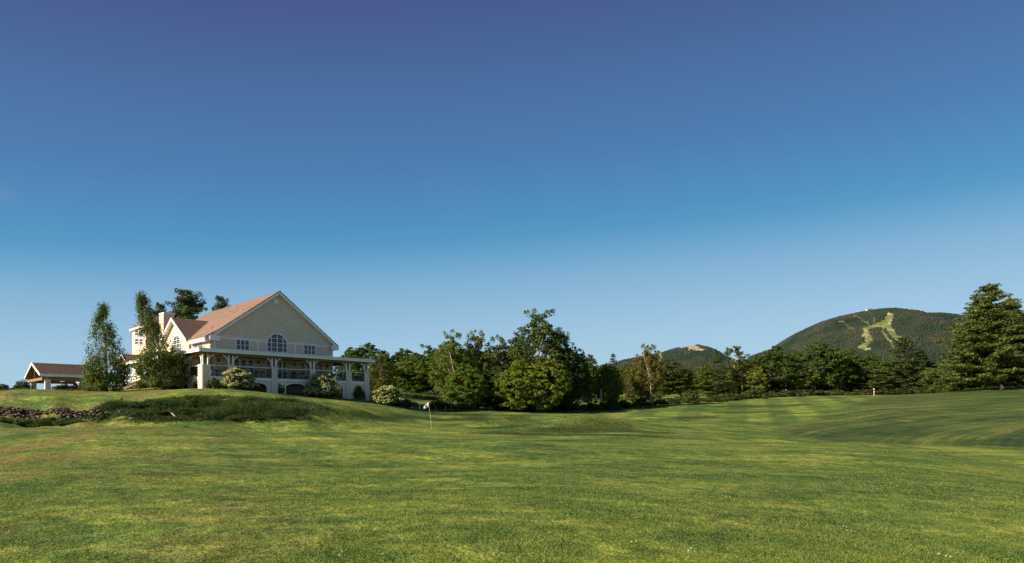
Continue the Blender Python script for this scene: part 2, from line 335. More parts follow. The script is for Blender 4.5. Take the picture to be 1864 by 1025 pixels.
def crown_broad(seed, H=12, W=8.5, z0=.18, nclump=95, leaves=150, lsize=.2, crad=(.9, 1.35), m='maple', flat=.7, fill=.55, shape=2.2, lobes=None, droop=0):
    r = np.random.default_rng(seed); Vs = []; limbs = []
    hw = W/2; cz0 = H*z0
    lob = r.normal(size=(7, 3)); lob /= np.linalg.norm(lob, axis=1, keepdims=True)
    k = 0
    while k < nclump:
        d = r.normal(size=3); d /= np.linalg.norm(d)
        f = 1 + .16*(d@lob.T).max() - .14 + r.normal()*.06
        q = d*f*(r.uniform(fill, 1)**.6)
        z = (q[2]*.5+.5); 
        wz = (1-abs(2*z-.85)**shape*.35) if lobes is None else np.interp(z, *lobes)
        c = np.array([q[0]*hw*wz, q[1]*hw*wz, cz0 + (H-cz0)*z*.97])
        cr = r.uniform(*crad)*(1-.35*z)
        Vs.append(clump(c, (cr, cr, cr*flat), int(leaves*r.uniform(.6, 1.3)), lsize, r, droop=droop))
        if k % 8 == 0: limbs.append((min(H*.75, max(H*.15, c[2]*.65)), c))
        k += 1
    # twigs that stick out of the outline
    return Vs, limbs
PROTO = {}
def proto(key, Vs, limbs, H, W, leaf, bark, r0, lean=(0, 0)):
    A = np.concatenate(Vs); H = float(np.percentile(A[:, 2], 99.6)); W = float(2*np.percentile(np.abs(A[:, 0]), 99.3))
    PROTO[key] = dict(crown=cardmesh('crown', Vs, M[leaf]), trunk=trunk_mesh('trunk', H*.93, r0, limbs, M[bark], lean), H=H, W=W)
for i in range(3):
    Vs, li = crown_broad(20+i, 12, 9, .04, 330, 75, .15, (.38, .85), fill=.4, flat=.8); proto(f'maple{i}', Vs, li, 12, 9.4, 'maple', 'bark', .32)
for i in range(3):   # taller, looser trees: birch and poplar, ragged tops
    lob = (np.array([0, .25, .5, .75, 1]), np.array([.8, 1, .95, .78, .42]))
    Vs, li = crown_broad(40+i, 13, 7, .03, 330, 55, .12, (.28, .68), flat=1.0, fill=.25, lobes=lob, droop=.8)
    r = np.random.default_rng(50+i)
    for _ in range(26):   # ragged tufts at the top and the sides
        z = r.uniform(.35, 1.03); a = r.uniform(0, 6.28); rr = np.interp(z, *lob)*3.7*r.uniform(.8, 1.1)
        for k in range(2):
            Vs.append(clump(np.array([math.cos(a)*rr*(.8+.1*k), math.sin(a)*rr*(.8+.1*k), 13*z - .45 + k*.3]), (.42-.12*k,)*3, 34, .11, r))
    proto(f'birch{i}', Vs, li, 13.2, 7.6, 'birch', 'birchbark', .2)
def conifer(seed, H, W, layers, per, tuft, n, m, r0, z0=.08, up=.1, asp=.28, irregular=.25, rounded=.75, trad=(.5, .5, .16), lean=(0, 0), bark='bark', key=None, topgap=0):
    r = np.random.default_rng(seed); Vs = []; limbs = []
    for l in range(layers):
        t = z0 + (1-z0)*(l + r.uniform(-.3, .3))/layers; z = H*t
        Lb = W/2*((1-t)/(1-z0))**rounded*min(1, .62+ (t-z0)*2.2)
        for j in range(per):
            a = r.uniform(0, 6.283); L_ = max(.25, Lb*r.uniform(1-irregular, 1+irregular*.4))
            tip = np.array([math.cos(a)*L_, math.sin(a)*L_, z + L_*up*r.uniform(.2, 1.6)])
            if j % 2 == 0: limbs.append((z, tip))
            ns = max(1, int(L_/.75))
            for s in range(ns):
                fr = (s+1)/ns*r.uniform(.88, 1.02); c = np.array([tip[0]*fr, tip[1]*fr, z+(tip[2]-z)*fr]) + r.normal(size=3)*.12
                wd = 1 - .35*fr + .1
                Vs.append(clump(c, np.array(trad)*tuft*wd*r.uniform(.8, 1.3), n, .22*tuft**.5, r, asp=asp, up=.75, outw=.5, rnd=.55))
    Vs.append(clump(np.array([0, 0, H*.985]), (.25, .25, .5), n, .2, r, asp=asp))
    return Vs, limbs
for i in range(2):
    Vs, li = conifer(70+i, 14, 6.6, 26, 8, 1.1, 16, 'pine', .25, up=-.05, rounded=.8); proto(f'spruce{i}', Vs, li, 14.2, 6.6, 'pine', 'bark', .26)
for i in range(2):
    Vs, li = conifer(80+i, 14, 8, 17, 7, 1.5, 26, 'pine', .3, z0=.15, up=.2, irregular=.4, rounded=.55); proto(f'pine{i}', Vs, li, 14.2, 8, 'pine', 'bark', .3)
# hero pine on the right: three stems with long layered boughs
def hero(key, seed, H, W, layers, per):
    Vs, li = conifer(seed, H, W, layers, per, 1.45, 44, 'pine', .4, z0=.05, up=.26, irregular=.5, rounded=.8, asp=.26, trad=(.62, .62, .2))
    PROTO[key] = dict(crown=cardmesh('crown', Vs, M['pine']), trunk=trunk_mesh('trunk', H*.95, .55, li, M['bark']), H=H, W=W)
hero('hero0', 91, 20, 15, 27, 10); hero('hero1', 92, 15, 11, 22, 9)
def bushmesh(seed, W, H, n, leaf, lsize, blossom=0, nc=26):
    r = np.random.default_rng(seed); Vs = []; idx = []
    for k in range(nc):
        d = r.normal(size=3); d /= np.linalg.norm(d); d[2] = abs(d[2]); f = r.uniform(.45, .88)
        c = np.array([d[0]*W/2*f, d[1]*W/2*f, .1*H + d[2]*H*.72*f])
        rad = W*.13*r.uniform(.8, 1.4); v = clump(c, (rad, rad, rad*.85), n//nc, lsize, r); Vs.append(v); idx.append(np.zeros(len(v)//4))
        if blossom:
            for _ in range(blossom):
                e = r.normal(size=3); e /= np.linalg.norm(e); e[2] = abs(e[2])*.8
                cc = c + (e*.6 + d*.6)*rad*1.15; v = clump(cc, (.12, .12, .1), 14, .06, r, asp=.7, rnd=.6); Vs.append(v); idx.append(np.ones(len(v)//4))
    if blossom:
        for _ in range(330):
            d = r.normal(size=3); d /= np.linalg.norm(d); d[2] = abs(d[2]); f = r.uniform(.86, 1.0)*(1+.08*math.sin(5*d[0]+3*d[1]+seed))
            cc = np.array([d[0]*W*.47*f, d[1]*W*.47*f, .12*H+d[2]*H*.85*f]); v = clump(cc, (.15, .15, .12), 12, .07, r, asp=.75, rnd=.6); Vs.append(v); idx.append(np.ones(len(v)//4))
            v = clump(cc*.93, (.16, .16, .14), 10, .1, r, rnd=.6); Vs.append(v); idx.append(np.zeros(len(v)//4))
    return Vs, np.concatenate(idx)
Vs, li = conifer(95, 16, 11, 18, 10, 1.5, 40, 'pine', .3, z0=.2, up=.35, irregular=.55, rounded=.38, asp=.28, trad=(.55, .55, .26)); proto('wpine', Vs, li, 16, 11, 'pine', 'bark', .3)
def mkbush(key, *a, mats=('bush',), **k):
    Vs, idx = bushmesh(*a, **k); PROTO[key] = dict(crown=cardmesh('foliage', Vs, None, idx, [M[q] for q in mats]), trunk=None, W=a[1], H=a[2])
for i in range(3): mkbush(f'bush{i}', 100+i, 3, 2, 2600, 'bush', .1)
for i in range(3): mkbush(f'hydrangea{i}', 110+i, 3.4, 2.6, 1800, 'bush', .11, mats=('bush', 'blossom'), blossom=22, nc=34)
stem = MB()
for k in range(5): a = k*1.256; stem.tube([(0.06*math.cos(a), .06*math.sin(a), -.1), (.25*math.cos(a), .25*math.sin(a), .5), (.6*math.cos(a), .6*math.sin(a), 1.2)], [.035, .025, .01], 5)
STEM = stem.mesh('stem', M['bark'])
def plant(name, key, px, Y, top, wpx, label, cat, group=None, tint=(1, 1, 1), rz=None, sy=1.0, zb=None):
    p = onground(px, Y); H = EYE + (HY-top)/F*Y - p[2]; W = wpx/F*Y; pr = PROTO[key]
    e = empty(name, p, random.uniform(0, 6.28) if rz is None else rz); s = (W/pr['W'], W/pr['W']*sy, H/pr['H']); 
    if pr['trunk']: t = ob('trunk', pr['trunk'], e); c = ob('crown', pr['crown'], e)
    else: t = ob('stem', STEM, e); c = ob('foliage', pr['crown'], e)
    e.scale = s
    c.color = (*tint, 1); return tag(e, label, cat, group)

# ---------------------------------------------------------------- the clubhouse
VR, VL = 1870.0, -180.0
U = np.array([(VR-CX)/F, 1.0]); U /= np.linalg.norm(U); V_ = np.array([-U[1], U[0]])
O = P(370, 707, 57.0)
def su(px, v, o=O):
    r = (px-CX)/F; return (r*(o[1]+v*V_[1]) - o[0] - v*V_[0])/(U[0]-r*U[1])
def sv(px, u, o=O):
    r = (px-CX)/F; return (r*(o[1]+u*U[1]) - o[0] - u*U[0])/(V_[0]-r*V_[1])
def zz(py, u, v, o=O): return EYE + (HY-py)/F*(o[1]+u*U[1]+v*V_[1]) - o[2]
def gl(u, v, o=O): return G(o[0]+u*U[0]+v*V_[0], o[1]+u*U[1]+v*V_[1]) - o[2]
house = empty('clubhouse', O, math.atan2(U[1], U[0]))
tag(house, 'large cream clubhouse with brown shingle roof and wraparound veranda on the knoll', 'clubhouse')
FW = 4.0                                    # depth of the front veranda
u0, u1 = su(388.4, FW), su(605.3, FW); uend = su(671, 0)
zE = (zz(609, u0, FW) + zz(629, u1, FW))/2  # eaves
uc = (u0+u1)/2; zA = zz(534.2, uc, FW-.5); vr = sv(377, uc)
zR = zz(634.6, 0, 0); zD = zz(684, 0, 0); zP = zz(663, 0, 0); FT = .33
print('house', u0, u1, uend, zE, zA, vr, zR, zD, zP)
class Plane:
    def __init__(s, kind, c): s.k = kind; s.c = c
    def p(s, a, z, d=0): return (a, s.c-d, z) if s.k == 'f' else (s.c-d, a, z)
    def off(s, d): return (0, -d, 0) if s.k == 'f' else (-d, 0, 0)
def slab(pl, poly, d0, d1, b=None):
    b = b or MB(); return b.prism([pl.p(a, z, d0) for a, z in poly], pl.off(d1-d0))
def rectp(a0, a1, z0, z1): return [(a0, z0), (a1, z0), (a1, z1), (a0, z1)]
def siding(pl, spans, z0, z1, parent, m='siding_cream', name='siding', step=.25, d=0):
    """clapboards, one tilted course per step; spans(z) -> list of (a0, a1) that the wall covers at height z"""
    b = MB(); z = z0
    while z < z1-.01:
        zt = min(z+step, z1)
        lo, hi = spans(z+.01), spans(zt-.005)
        for k in range(min(len(lo), len(hi))):
            (a0, a1), (c0, c1) = lo[k], hi[k]
            if c1 <= c0: c0 = c1 = (c0+c1)/2
            zg = z+step*.12
            b.add([pl.p(a0, zg, d+.085), pl.p(a1, zg, d+.085), pl.p(c1, zt, d+.03), pl.p(c0, zt, d+.03), pl.p(a0, zg, d), pl.p(a1, zg, d)], [(0, 1, 2, 3), (4, 5, 1, 0)])
        z = zt
    return b.build(name, M[m], parent)
def window(pl, a0, a1, z0, z1, cols, rows, parent, arch=False, fw=.11, d=.02, name='window', colw=None):
    """frame as the window's own mesh, mullions and every pane as sub-parts"""
    ac, hw = (a0+a1)/2, (a1-a0)/2; rise = min(hw*1.0, z1-z0) if arch else 0; zs = z1-rise
    top = (lambda a, e=0: zs + (rise-e)*math.sqrt(max(0, 1-((a-ac)/(hw-e))**2))) if arch else (lambda a, e=0: z1-e)
    b = MB()
    if arch:
        n = 16; out = [(ac+hw*math.cos(t), zs+rise*math.sin(t)) for t in np.linspace(0, math.pi, n)]; inn = [(ac+(hw-fw)*math.cos(t), zs+(rise-fw)*math.sin(t)) for t in np.linspace(0, math.pi, n)]
        for i in range(n-1): slab(pl, [out[i], out[i+1], inn[i+1], inn[i]], d, d+.09, b)
        slab(pl, rectp(a0, a0+fw, z0, zs), d, d+.09, b); slab(pl, rectp(a1-fw, a1, z0, zs), d, d+.09, b)
    else:
        slab(pl, rectp(a0, a0+fw, z0, z1), d, d+.09, b); slab(pl, rectp(a1-fw, a1, z0, z1), d, d+.09, b); slab(pl, rectp(a0+fw, a1-fw, z1-fw, z1), d, d+.09, b)
    slab(pl, rectp(a0+fw, a1-fw, z0, z0+fw*.7), d, d+.12, b)
    w_ = b.build(name, M['trim'], parent)
    ia0, ia1, iz0 = a0+fw, a1-fw, z0+fw*.7; izt = z1-fw
    ca = np.linspace(ia0, ia1, cols+1) if colw is None else ia0 + (ia1-ia0)*np.array(colw); cz = np.linspace(iz0, izt, rows+1)
    mb = MB()
    for a in ca[1:-1]: slab(pl, rectp(a-.04, a+.04, iz0, top(a, fw)-.01), d+.01, d+.075, mb)
    for z in cz[1:-1]:
        hwz = (hw-fw)*math.sqrt(max(0, 1-((z-zs)/(rise-fw))**2)) if arch and z > zs else hw-fw
        slab(pl, rectp(ac-hwz, ac+hwz, z-.025, z+.025), d+.008, d+.065, mb)
    mb.build('mullion', M['trim'], w_)
    for i in range(cols):
        for j in range(rows):
            xs_ = np.linspace(ca[i]+.01, ca[i+1]-.01, 6 if arch else 2); lo = cz[j]+.005; hi = cz[j+1]-.005
            tp = [(x, min(hi, top(x, fw))) for x in xs_]; tp = [(x, max(z, lo)) for x, z in tp]
            if max(z for x, z in tp) - lo < .08: continue
            keep = [q for q in tp if q[1] > lo+.01]
            if len(keep) < 2: continue
            poly = [(keep[0][0], lo), (keep[-1][0], lo)] + keep[::-1]
            slab(pl, poly, d-.012, d+.03, MB()).build('pane', M['glass'], w_)
    return w_
fr = Plane('f', FW); sd_ = Plane('s', u0); vf = Plane('f', 0.0); vs = Plane('s', 0.0)
slope = (zA-zE)/(uc-u0)
# solid body of the main block
vB = vr
body = MB(); zb = -1.6
body.prism([(u0, FW+.02, zb), (u1, FW+.02, zb), (u1, FW+.02, zE), (uc, FW+.02, zA-.12), (u0, FW+.02, zE)], (0, vB-FW-.3, 0)).build('wall', M['deckwall'], house)
gab = lambda z: [(u0, u1)] if z < zE else [(u0+(z-zE)/slope, u1-(z-zE)/slope)]
siding(fr, gab, zR-.6, zA-.16, house)
siding(fr, lambda z: [(u0, u1)], zD, zR-.6, house, 'siding_cream')
siding(sd_, lambda z: [(FW, vB-.3)], zD, zE, house, 'siding_cream')
siding(Plane('s', u1), lambda z: [(FW, vB-.3)], zD, zE, house, d=-.05)
# roof of stepped courses of shingles
def roof_slope(pu0, z0_, pu1, z1_, v0, v1, parent, m='shingle', step=.26, axis='v', name='roof', cut=None):
    """from the eave (pu0, z0_) up to the ridge (pu1, z1_); cut(t) may shorten the far/near ends"""
    b = MB(); L_ = math.hypot(pu1-pu0, z1_-z0_); n = max(2, int(L_/step)); nx_, nz_ = -(z1_-z0_)/L_*np.sign(pu1-pu0), abs(pu1-pu0)/L_
    for k in range(n):
        t0, t1 = k/n, (k+1)/n+.02*(k < n-1); a0, b0 = (v0, v1) if cut is None else cut(t0); a1, b1 = (v0, v1) if cut is None else cut(min(1, t1))
        x0, zz0, x1, zz1 = pu0+(pu1-pu0)*t0, z0_+(z1_-z0_)*t0, pu0+(pu1-pu0)*t1, z0_+(z1_-z0_)*t1
        h0, h1 = .085, .03
        f = (lambda u, v, z: (u, v, z)) if axis == 'v' else (lambda u, v, z: (v, u, z))
        q = [f(x0+nx_*h0, a0, zz0+nz_*h0), f(x0+nx_*h0, b0, zz0+nz_*h0), f(x1+nx_*h1, b1, zz1+nz_*h1), f(x1+nx_*h1, a1, zz1+nz_*h1), f(x0, a0, zz0), f(x0, b0, zz0)]
        b.add(q, [(0, 1, 2, 3), (4, 5, 1, 0)])
    return b.build(name, M[m], parent)
OV = .55; ze = zE - slope*OV
va, vb_ = sv(349, u0), sv(301, u0); vcg = (va+vb_)/2; hcg = (vb_-va)/2; zcg = zz(582.5, u0, vcg)
for s, (ua, ub) in enumerate(((u0-OV, uc), (u1+OV, uc))):
    um, zm = (u0, zE) if s == 0 else (u1, zE)
    roof_slope(um, zm+.25, ub, zA+.25, FW-.5, vB, house)
    MB().prism([(um, FW-.5, zm), (ub, FW-.5, zA), (ub, FW-.5, zA+.25), (um, FW-.5, zm+.25)], (0, vB-FW+.5, 0)).build('roof_deck', M['trim'], house)
    runs = [(FW-.5, va-.3), (vb_+.3, vB)] if s == 0 else [(FW-.5, vB)]
    for q0, q1 in runs:
        roof_slope(ua, ze+.25, um, zm+.25, q0, q1, house)
        MB().prism([(ua, q0, ze), (um, q0, zm), (um, q0, zm+.25), (ua, q0, ze+.25)], (0, q1-q0, 0)).build('roof_deck', M['trim'], house)
    # rake board, proud of the deck, and soffit
    MB().prism([(ua, FW-.54, ze-.08), (ub, FW-.54, zA-.1), (ub, FW-.54, zA+.27), (ua, FW-.54, ze+.28)], (0, .06, 0)).build('rake_board', M['trim'], house)
    sg = 1 if s == 0 else -1
    b = MB(); nteeth = 58
    for k in range(nteeth):      # shingle ends standing along the rake
        t = (k+.2*random.random())/nteeth; x = ua+(ub-ua)*t; z = ze+.27+(zA-ze)*t
        b.box((min(x, x+sg*.09), FW-.57, z-.02), (max(x, x+sg*.09), FW-.3, z+.1+random.uniform(0, .05)))
    b.build('ridge_tile', M['shingle_dark'], house)
    x0_, x1_ = sorted((ua+sg*.06, (u0 if s == 0 else u1)-.0*sg))
    for q0, q1 in runs:
        MB().box((min(ua, ua+sg*.06)-.0, q0-.05*(q0 < FW), ze-.2), (max(ua, ua+sg*.06), q1, ze+.26)).build('fascia', M['trim'], house)
        MB().box((x0_, q0, ze-.2), (x1_, q1-.3*(q1 == vB), ze-.15)).build('soffit', M['trim'], house)
    b = MB(); b.box((x0_-.02, FW-.58, ze-.24), (x1_+.5 if s == 0 else x1_+.02, FW-.5, ze+.35)) if s == 0 else b.box((x0_-.45, FW-.58, ze-.24), (x1_+.06, FW-.5, ze+.35))
    b.build('eave_return', M['trim'], house)
# band boards on the gable
zB = zE - .18
for a, c in ((u0, su(483.6, FW)), (su(523.6, FW), u1)): slab(fr, rectp(a, c, zB-.12, zB+.1), .03, .1).build('band_board', M['trim'], house)
for px in (468.7, 537): a = su(px, FW); slab(fr, rectp(a-.09, a+.09, zR-.2, zB-.12), .03, .095).build('corner_board', M['trim'], house)
for a in (u0+.09, u1-.09): slab(fr, rectp(a-.1, a+.1, zD, zB-.12), .03, .097).build('corner_board', M['trim'], house)
slab(sd_, rectp(FW-.03, FW+.2, zD, zE-.5), .03, .06).build('corner_board', M['trim'], house)
def fwin(pxa, pxb, ya, yb, cols, rows, **k):
    a, b_ = su(pxa, FW), su(pxb, FW); mid = (a+b_)/2; return window(fr, a, b_, zz(yb, mid, FW), zz(ya, mid, FW), cols, rows, house, **k)
fwin(427.8, 454, 617.8, 638, 3, 2, d=.05); fwin(551.5, 574, 627.6, 646, 3, 2, d=.05); fwin(483.8, 523.4, 606.5, 642, 4, 4, arch=True, d=.05, fw=.14, colw=[0, .2, .5, .8, 1])
vc = su(502.3, FW); zv = zz(548.8, vc, FW); b = MB(); slab(fr, [(vc+.24*math.cos(t), zv+.24*math.sin(t)) for t in np.linspace(0, 6.283, 17)[:-1]], .03, .09, b); b.build('vent', M['trim'], house)
# windows and doors behind the veranda
zf = zD + .1
for pxa, pxb in ((424, 436), (437, 449), (450, 462), (545, 555.5), (556, 566.5), (483, 492.5), (578, 587)):
    a, b_ = su(pxa, FW), su(pxb, FW); window(fr, a, b_, zf+.55, zf+2.15, 1, 2, house, d=.04)
for pxa, pxb in ((505, 513), (513.5, 521)):
    a, b_ = su(pxa, FW), su(pxb, FW); window(fr, a, b_, zf+.03, zf+2.15, 1, 2, house, d=.04, name='door')
for px in (397, 470, 535.7, 594.4):
    a = su(px, FW); b = MB(); b.box((a-.08, FW-.2, zf+1.7), (a+.08, FW-.045, zf+2.0)); w_ = b.build('wall_lamp', M['dark'], house); MB().box((a-.05, FW-.17, zf+1.62), (a+.05, FW-.07, zf+1.695)).build('shade', M['light'], w_)
# side wall windows and cross gable
for pxa, pxb in ((372, 356),):
    a, b_ = sv(pxa, u0), sv(pxb, u0); window(sd_, a, b_, zz(634.6, u0, a), zz(619, u0, a), 3, 2, house, d=.05)
cg = Plane('s', u0-.25)
us = uc-(zA-zcg)/slope; sl2 = (zcg-zE)/hcg
MB().prism([(u0-.24, va, zE-2.5), (u0-.24, vb_, zE-2.5), (u0-.24, vb_, zE), (u0-.24, vcg, zcg-.1), (u0-.24, va, zE)], (2.5, 0, 0)).build('dormer_wall', M['deckwall'], house)
cgap = lambda z: [(va, vb_)] if z < zE else [(va+(z-zE)/sl2, vb_-(z-zE)/sl2)]
siding(cg, cgap, zR-.3, zcg-.14, house, 'siding_cream')
for s in (-1, 1):
    ve = vcg+s*(hcg+.45); z_e = zE-.45*sl2
    roof_slope(ve, z_e+.2, vcg, zcg+.2, 0, 0, house, 'shingle_dark', axis='u', name='dormer_roof', cut=lambda t: (u0-.75, u0-.3+(us-u0+.6)*max(0, t-.0)+.2))
    MB().prism([(u0-.75, ve, z_e), (u0-.75, vcg, zcg), (u0-.75, vcg, zcg+.19), (u0-.75, ve, z_e+.19)], (.5, 0, 0)).build('dormer_soffit', M['trim'], house)
    MB().prism([(u0-.79, ve, z_e-.1), (u0-.79, vcg, zcg-.12), (u0-.79, vcg, zcg+.22), (u0-.79, ve, z_e+.24)], (.05, 0, 0)).build('rake_board', M['trim'], house)
a, b_ = sv(337.3, u0), sv(317.8, u0); window(cg, a, b_, zz(641, u0, a), zz(610, u0, (a+b_)/2), 4, 4, house, arch=True, d=.05, fw=.14, colw=[0, .2, .5, .8, 1])
# chimney
cu0 = su(298.7, 20); ch = MB(); zc = zz(569, cu0, 20); ch.box((cu0, 20, zb), (cu0+1.15, 21.8, zc)); ch = ch.build('chimney', M['siding_cream'], house)
cb = MB(); cb.box((cu0-.08, 19.92, zc-.12), (cu0+1.23, 21.88, zc+.06)); cb.build('cap', M['trim'], ch)
siding(Plane('f', 20), lambda z: [(cu0, cu0+1.15)], zE-3, zc-.14, ch, name='siding'); siding(Plane('s', cu0), lambda z: [(20, 21.8)], zE-3, zc-.14, ch, name='siding')
# tower
tv0, tv1 = sv(266.6, u0), sv(241.5, u0); tw = 3.9; zt = zz(591, u0, tv0)
t_ = MB(); t_.box((u0+.01, tv0+.01, zb), (u0+tw, tv1, zt-.3)); t_ = t_.build('tower', M['deckwall'], house)
siding(Plane('s', u0), lambda z: [(tv0, tv1)], zD, zt-.3, t_, 'siding_cream', d=.0); siding(Plane('f', tv0), lambda z: [(u0, u0+tw)], zD, zt-.3, t_, 'siding_cream')
b = MB(); b.box((u0-.35, tv0-.35, zt-.3), (u0+tw+.35, tv1+.35, zt)); b.build('cornice', M['trim'], t_)
za = zz(573, u0+tw/2, (tv0+tv1)/2); b = MB(); e0 = [(u0-.4, tv0-.4, zt+.003), (u0+tw+.4, tv0-.4, zt+.003), (u0+tw+.4, tv1+.4, zt+.003), (u0-.4, tv1+.4, zt+.003)]
b.add(e0+[(u0+tw/2, (tv0+tv1)/2, za)], [(0, 1, 4), (1, 2, 4), (2, 3, 4), (3, 0, 4), (3, 2, 1, 0)]); b.build('tower_roof', M['shingle_dark'], t_)
for k, (pa, pb) in enumerate(((262, 255.5), (254, 247.5))):
    a, b_ = sv(pa, u0), sv(pb, u0)
    for (ya, yb) in ((599, 611), (615, 627)): window(Plane('s', u0), a, b_, zz(yb, u0, a), zz(ya, u0, a), 1, 2, house, d=.06)
for a in (u0+.5, u0+2.0): window(Plane('f', tv0), a, a+1.1, zt-2.6, zt-1.0, 2, 2, house, d=.06)
# small entrance gable over the side veranda
ea, eb = sv(236, .3), sv(219, .3); em = (ea+eb)/2; ez = zz(645.5, .3, em); er = zR+.1
b = MB(); b.prism([(.3, ea, er-.3), (.3, eb, er-.3), (.3, em, ez-.12)], (2.2, 0, 0)); b.build('entrance_gable', M['siding_cream'], house)
for s_, e_ in ((ea-.4, 0), (eb+.4, 0)):
    roof_slope(s_, er-.25, em, ez+.05, 0, 0, house, 'shingle_dark', axis='u', name='entrance_roof', cut=lambda t: (-.1, 2.6))
    MB().prism([(-.14, s_, er-.4), (-.14, em, ez-.12), (-.14, em, ez+.08), (-.14, s_, er-.2)], (.05, 0, 0)).build('rake_board', M['trim'], house)
# veranda: roof, deck, piers, posts, brackets, rails, base wall with arches
vS = sv(220, 0)
ztop = zR; 
def roofslab(u_a, v_a, u_b, v_b, nm):
    b = MB(); b.box((u_a, v_a, ztop-FT), (u_b, v_b, ztop-FT+.05)); b.build('veranda_ceiling', M['soffit'], house)
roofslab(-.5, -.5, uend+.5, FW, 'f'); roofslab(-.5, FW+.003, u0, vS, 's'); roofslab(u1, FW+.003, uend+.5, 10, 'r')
def shed(pts): MB().add(pts, [tuple(range(len(pts)))]).build('veranda_roof', M['shingle_dark'], house)
zh = ztop + .12
shed([(-.5, -.5, ztop+.01), (uend+.5, -.5, ztop+.01), (u1, FW, zh+.2), (u0, FW, zh+.2)])
shed([(-.5, -.5, ztop+.01), (u0, FW, zh+.2), (u0, vS, zh+.2), (-.5, vS, ztop+.01)])
shed([(uend+.5, -.5, ztop+.01), (uend+.5, 10, ztop+.01), (u1, 10, zh+.2), (u1, FW, zh+.2)])
for a, b_ in (((-.58, -.58, ztop-FT), (uend+.58, -.5, ztop)), ((-.58, -.497, ztop-FT), (-.5, vS, ztop)), ((uend+.5, -.497, ztop-FT), (uend+.58, 10, ztop))):
    MB().box(a, b_).build('fascia', M['trim'], house)
for a, b_ in (((-.6, -.64, ztop-.08), (uend+.6, -.583, ztop+.04)), ((-.64, -.58, ztop-.08), (-.583, vS, ztop+.04))): MB().box(a, b_).build('gutter', M['trim'], house)
for a, b_ in (((-.1, -.05, ztop-FT-.22), (uend, .12, ztop-FT-.002)), ((-.1, .125, ztop-FT-.22), (.1, vS, ztop-FT-.002))): MB().box(a, b_).build('beam', M['soffit'], house)
MB().box((uend-.1, -.5, ztop), (uend+.1, -.3, ztop+.32)).build('roof_box', M['trim'], house)
for a, b_ in (((0.02, 0.02, zD-.3), (uend-.02, FW, zD)), ((0.02, FW+.003, zD-.3), (u0, vS, zD)), ((u1, FW+.003, zD-.3), (uend-.02, 10, zD))): MB().box(a, b_).build('deck', M['floor'], house)
piers = [(373.8, 383), (416, 427), (495.3, 504.6), (565, 574.6), (630.3, 639.5), (664, 671.8)]
pu = []
zbase = lambda u, v: gl(u, v) - .35
zb1 = zb
for i, (pa, pb) in enumerate(piers):
    a, b_ = su(pa, -.12), su(pb, -.12)
    if i == 0: a = -.12
    ap = (a+b_)/2; pu.append((a, b_, ap)); z0 = zbase(ap, -.2)
    pr = MB(); pr.box((a, -.12, z0), (b_, .42 if i else 1.0, zP-.06)); pr = pr.build('pier', M['siding_cream'], house)
    siding(Plane('f', -.12), lambda z: [(a+.07, b_-.07)], z0, zP-.08, pr)
    for q in (a, b_-.075): MB().box((q, -.17, z0), (q+.075, -.122, zP-.06)).build('corner_board', M['trim'], pr)
    MB().box((a-.05, -.2, zP-.06), (b_+.05, .47 if i else 1.05, zP)).build('cap', M['trim'], pr)
    if i == 0: siding(Plane('s', -.12), lambda z: [(-.1, 1.0)], z0, zP-.08, pr)
    posts = [ap-.2, ap+.2] if i else [a+.12, ap+.22]
    for k, q in enumerate(posts):
        MB().box((q-.06, .03, zP), (q+.06, .15, ztop-FT-.22)).build('post', M['trim'], house)
        sg = -1 if k == 0 else 1
        if i == 0 and k == 0: continue
        if i == len(piers)-1 and k == 1: continue
        br = MB(); c0 = (q+sg*.06); pts = [(c0 + sg*.55*(1-math.cos(t)), .09, ztop-FT-.22-.72+.7*math.sin(t)) for t in np.linspace(0, math.pi/2, 7)]
        for m0, m1 in zip(pts[:-1], pts[1:]): br.bar(m0, m1, .09, (0, 1, 0), .1)
        br.build('bracket', M['trim'], house)
# corner third post, side posts
side_v = [.75, sv(343, 0), 8.8, 12.9, 16.8, sv(262.8, 0), 24.6, sv(229, 0)]
for i, v in enumerate(side_v):
    for dv in ((-.2, .2) if i else (0,)):
        MB().box((.03, v+dv-.06, zP if i < 3 else zD), (.15, v+dv+.06, ztop-FT-.22)).build('post', M['trim'], house)
        sg = np.sign(dv) or 1
        br = MB(); pts = [(.09, v+dv+sg*.06+sg*.55*(1-math.cos(t)), ztop-FT-.22-.72+.7*math.sin(t)) for t in np.linspace(0, math.pi/2, 7)]
        for m0, m1 in zip(pts[:-1], pts[1:]): br.bar(m0, m1, .09, (1, 0, 0), .1)
        br.build('bracket', M['trim'], house)
    if i in (1, 2):
        pr = MB(); pr.box((-.12, v-.4, zb), (.4, v+.4, zP)); pr = pr.build('pier', M['siding_cream'], house); siding(Plane('s', -.12), lambda z: [(v-.4, v+.4)], zb, zP-.02, pr)
def railing(pl, a0, a1, parent, m='dark'):
    b = MB(); slab(pl, rectp(a0, a1, zP-.1, zP-.04), -.1, -.03, b); r_ = b.build('railing', M['trim'], parent)
    b = MB(); n = max(2, int((a1-a0)/.11))
    for k in range(n+1):
        a = a0+(a1-a0)*k/n; slab(pl, rectp(a-.018, a+.018, zD+.12, zP-.1), -.08, -.055, b)
    slab(pl, rectp(a0, a1, zD+.1, zD+.14), -.09, -.05, b)
    tag(b.build('baluster', M[m], r_), kind='stuff')
for i in range(5): railing(vf, pu[i][1]+.0, pu[i+1][0], house)
railing(vs, 1.0, side_v[1]-.42, house); railing(vs, side_v[1]+.42, side_v[2]-.42, house)
b = MB(); 
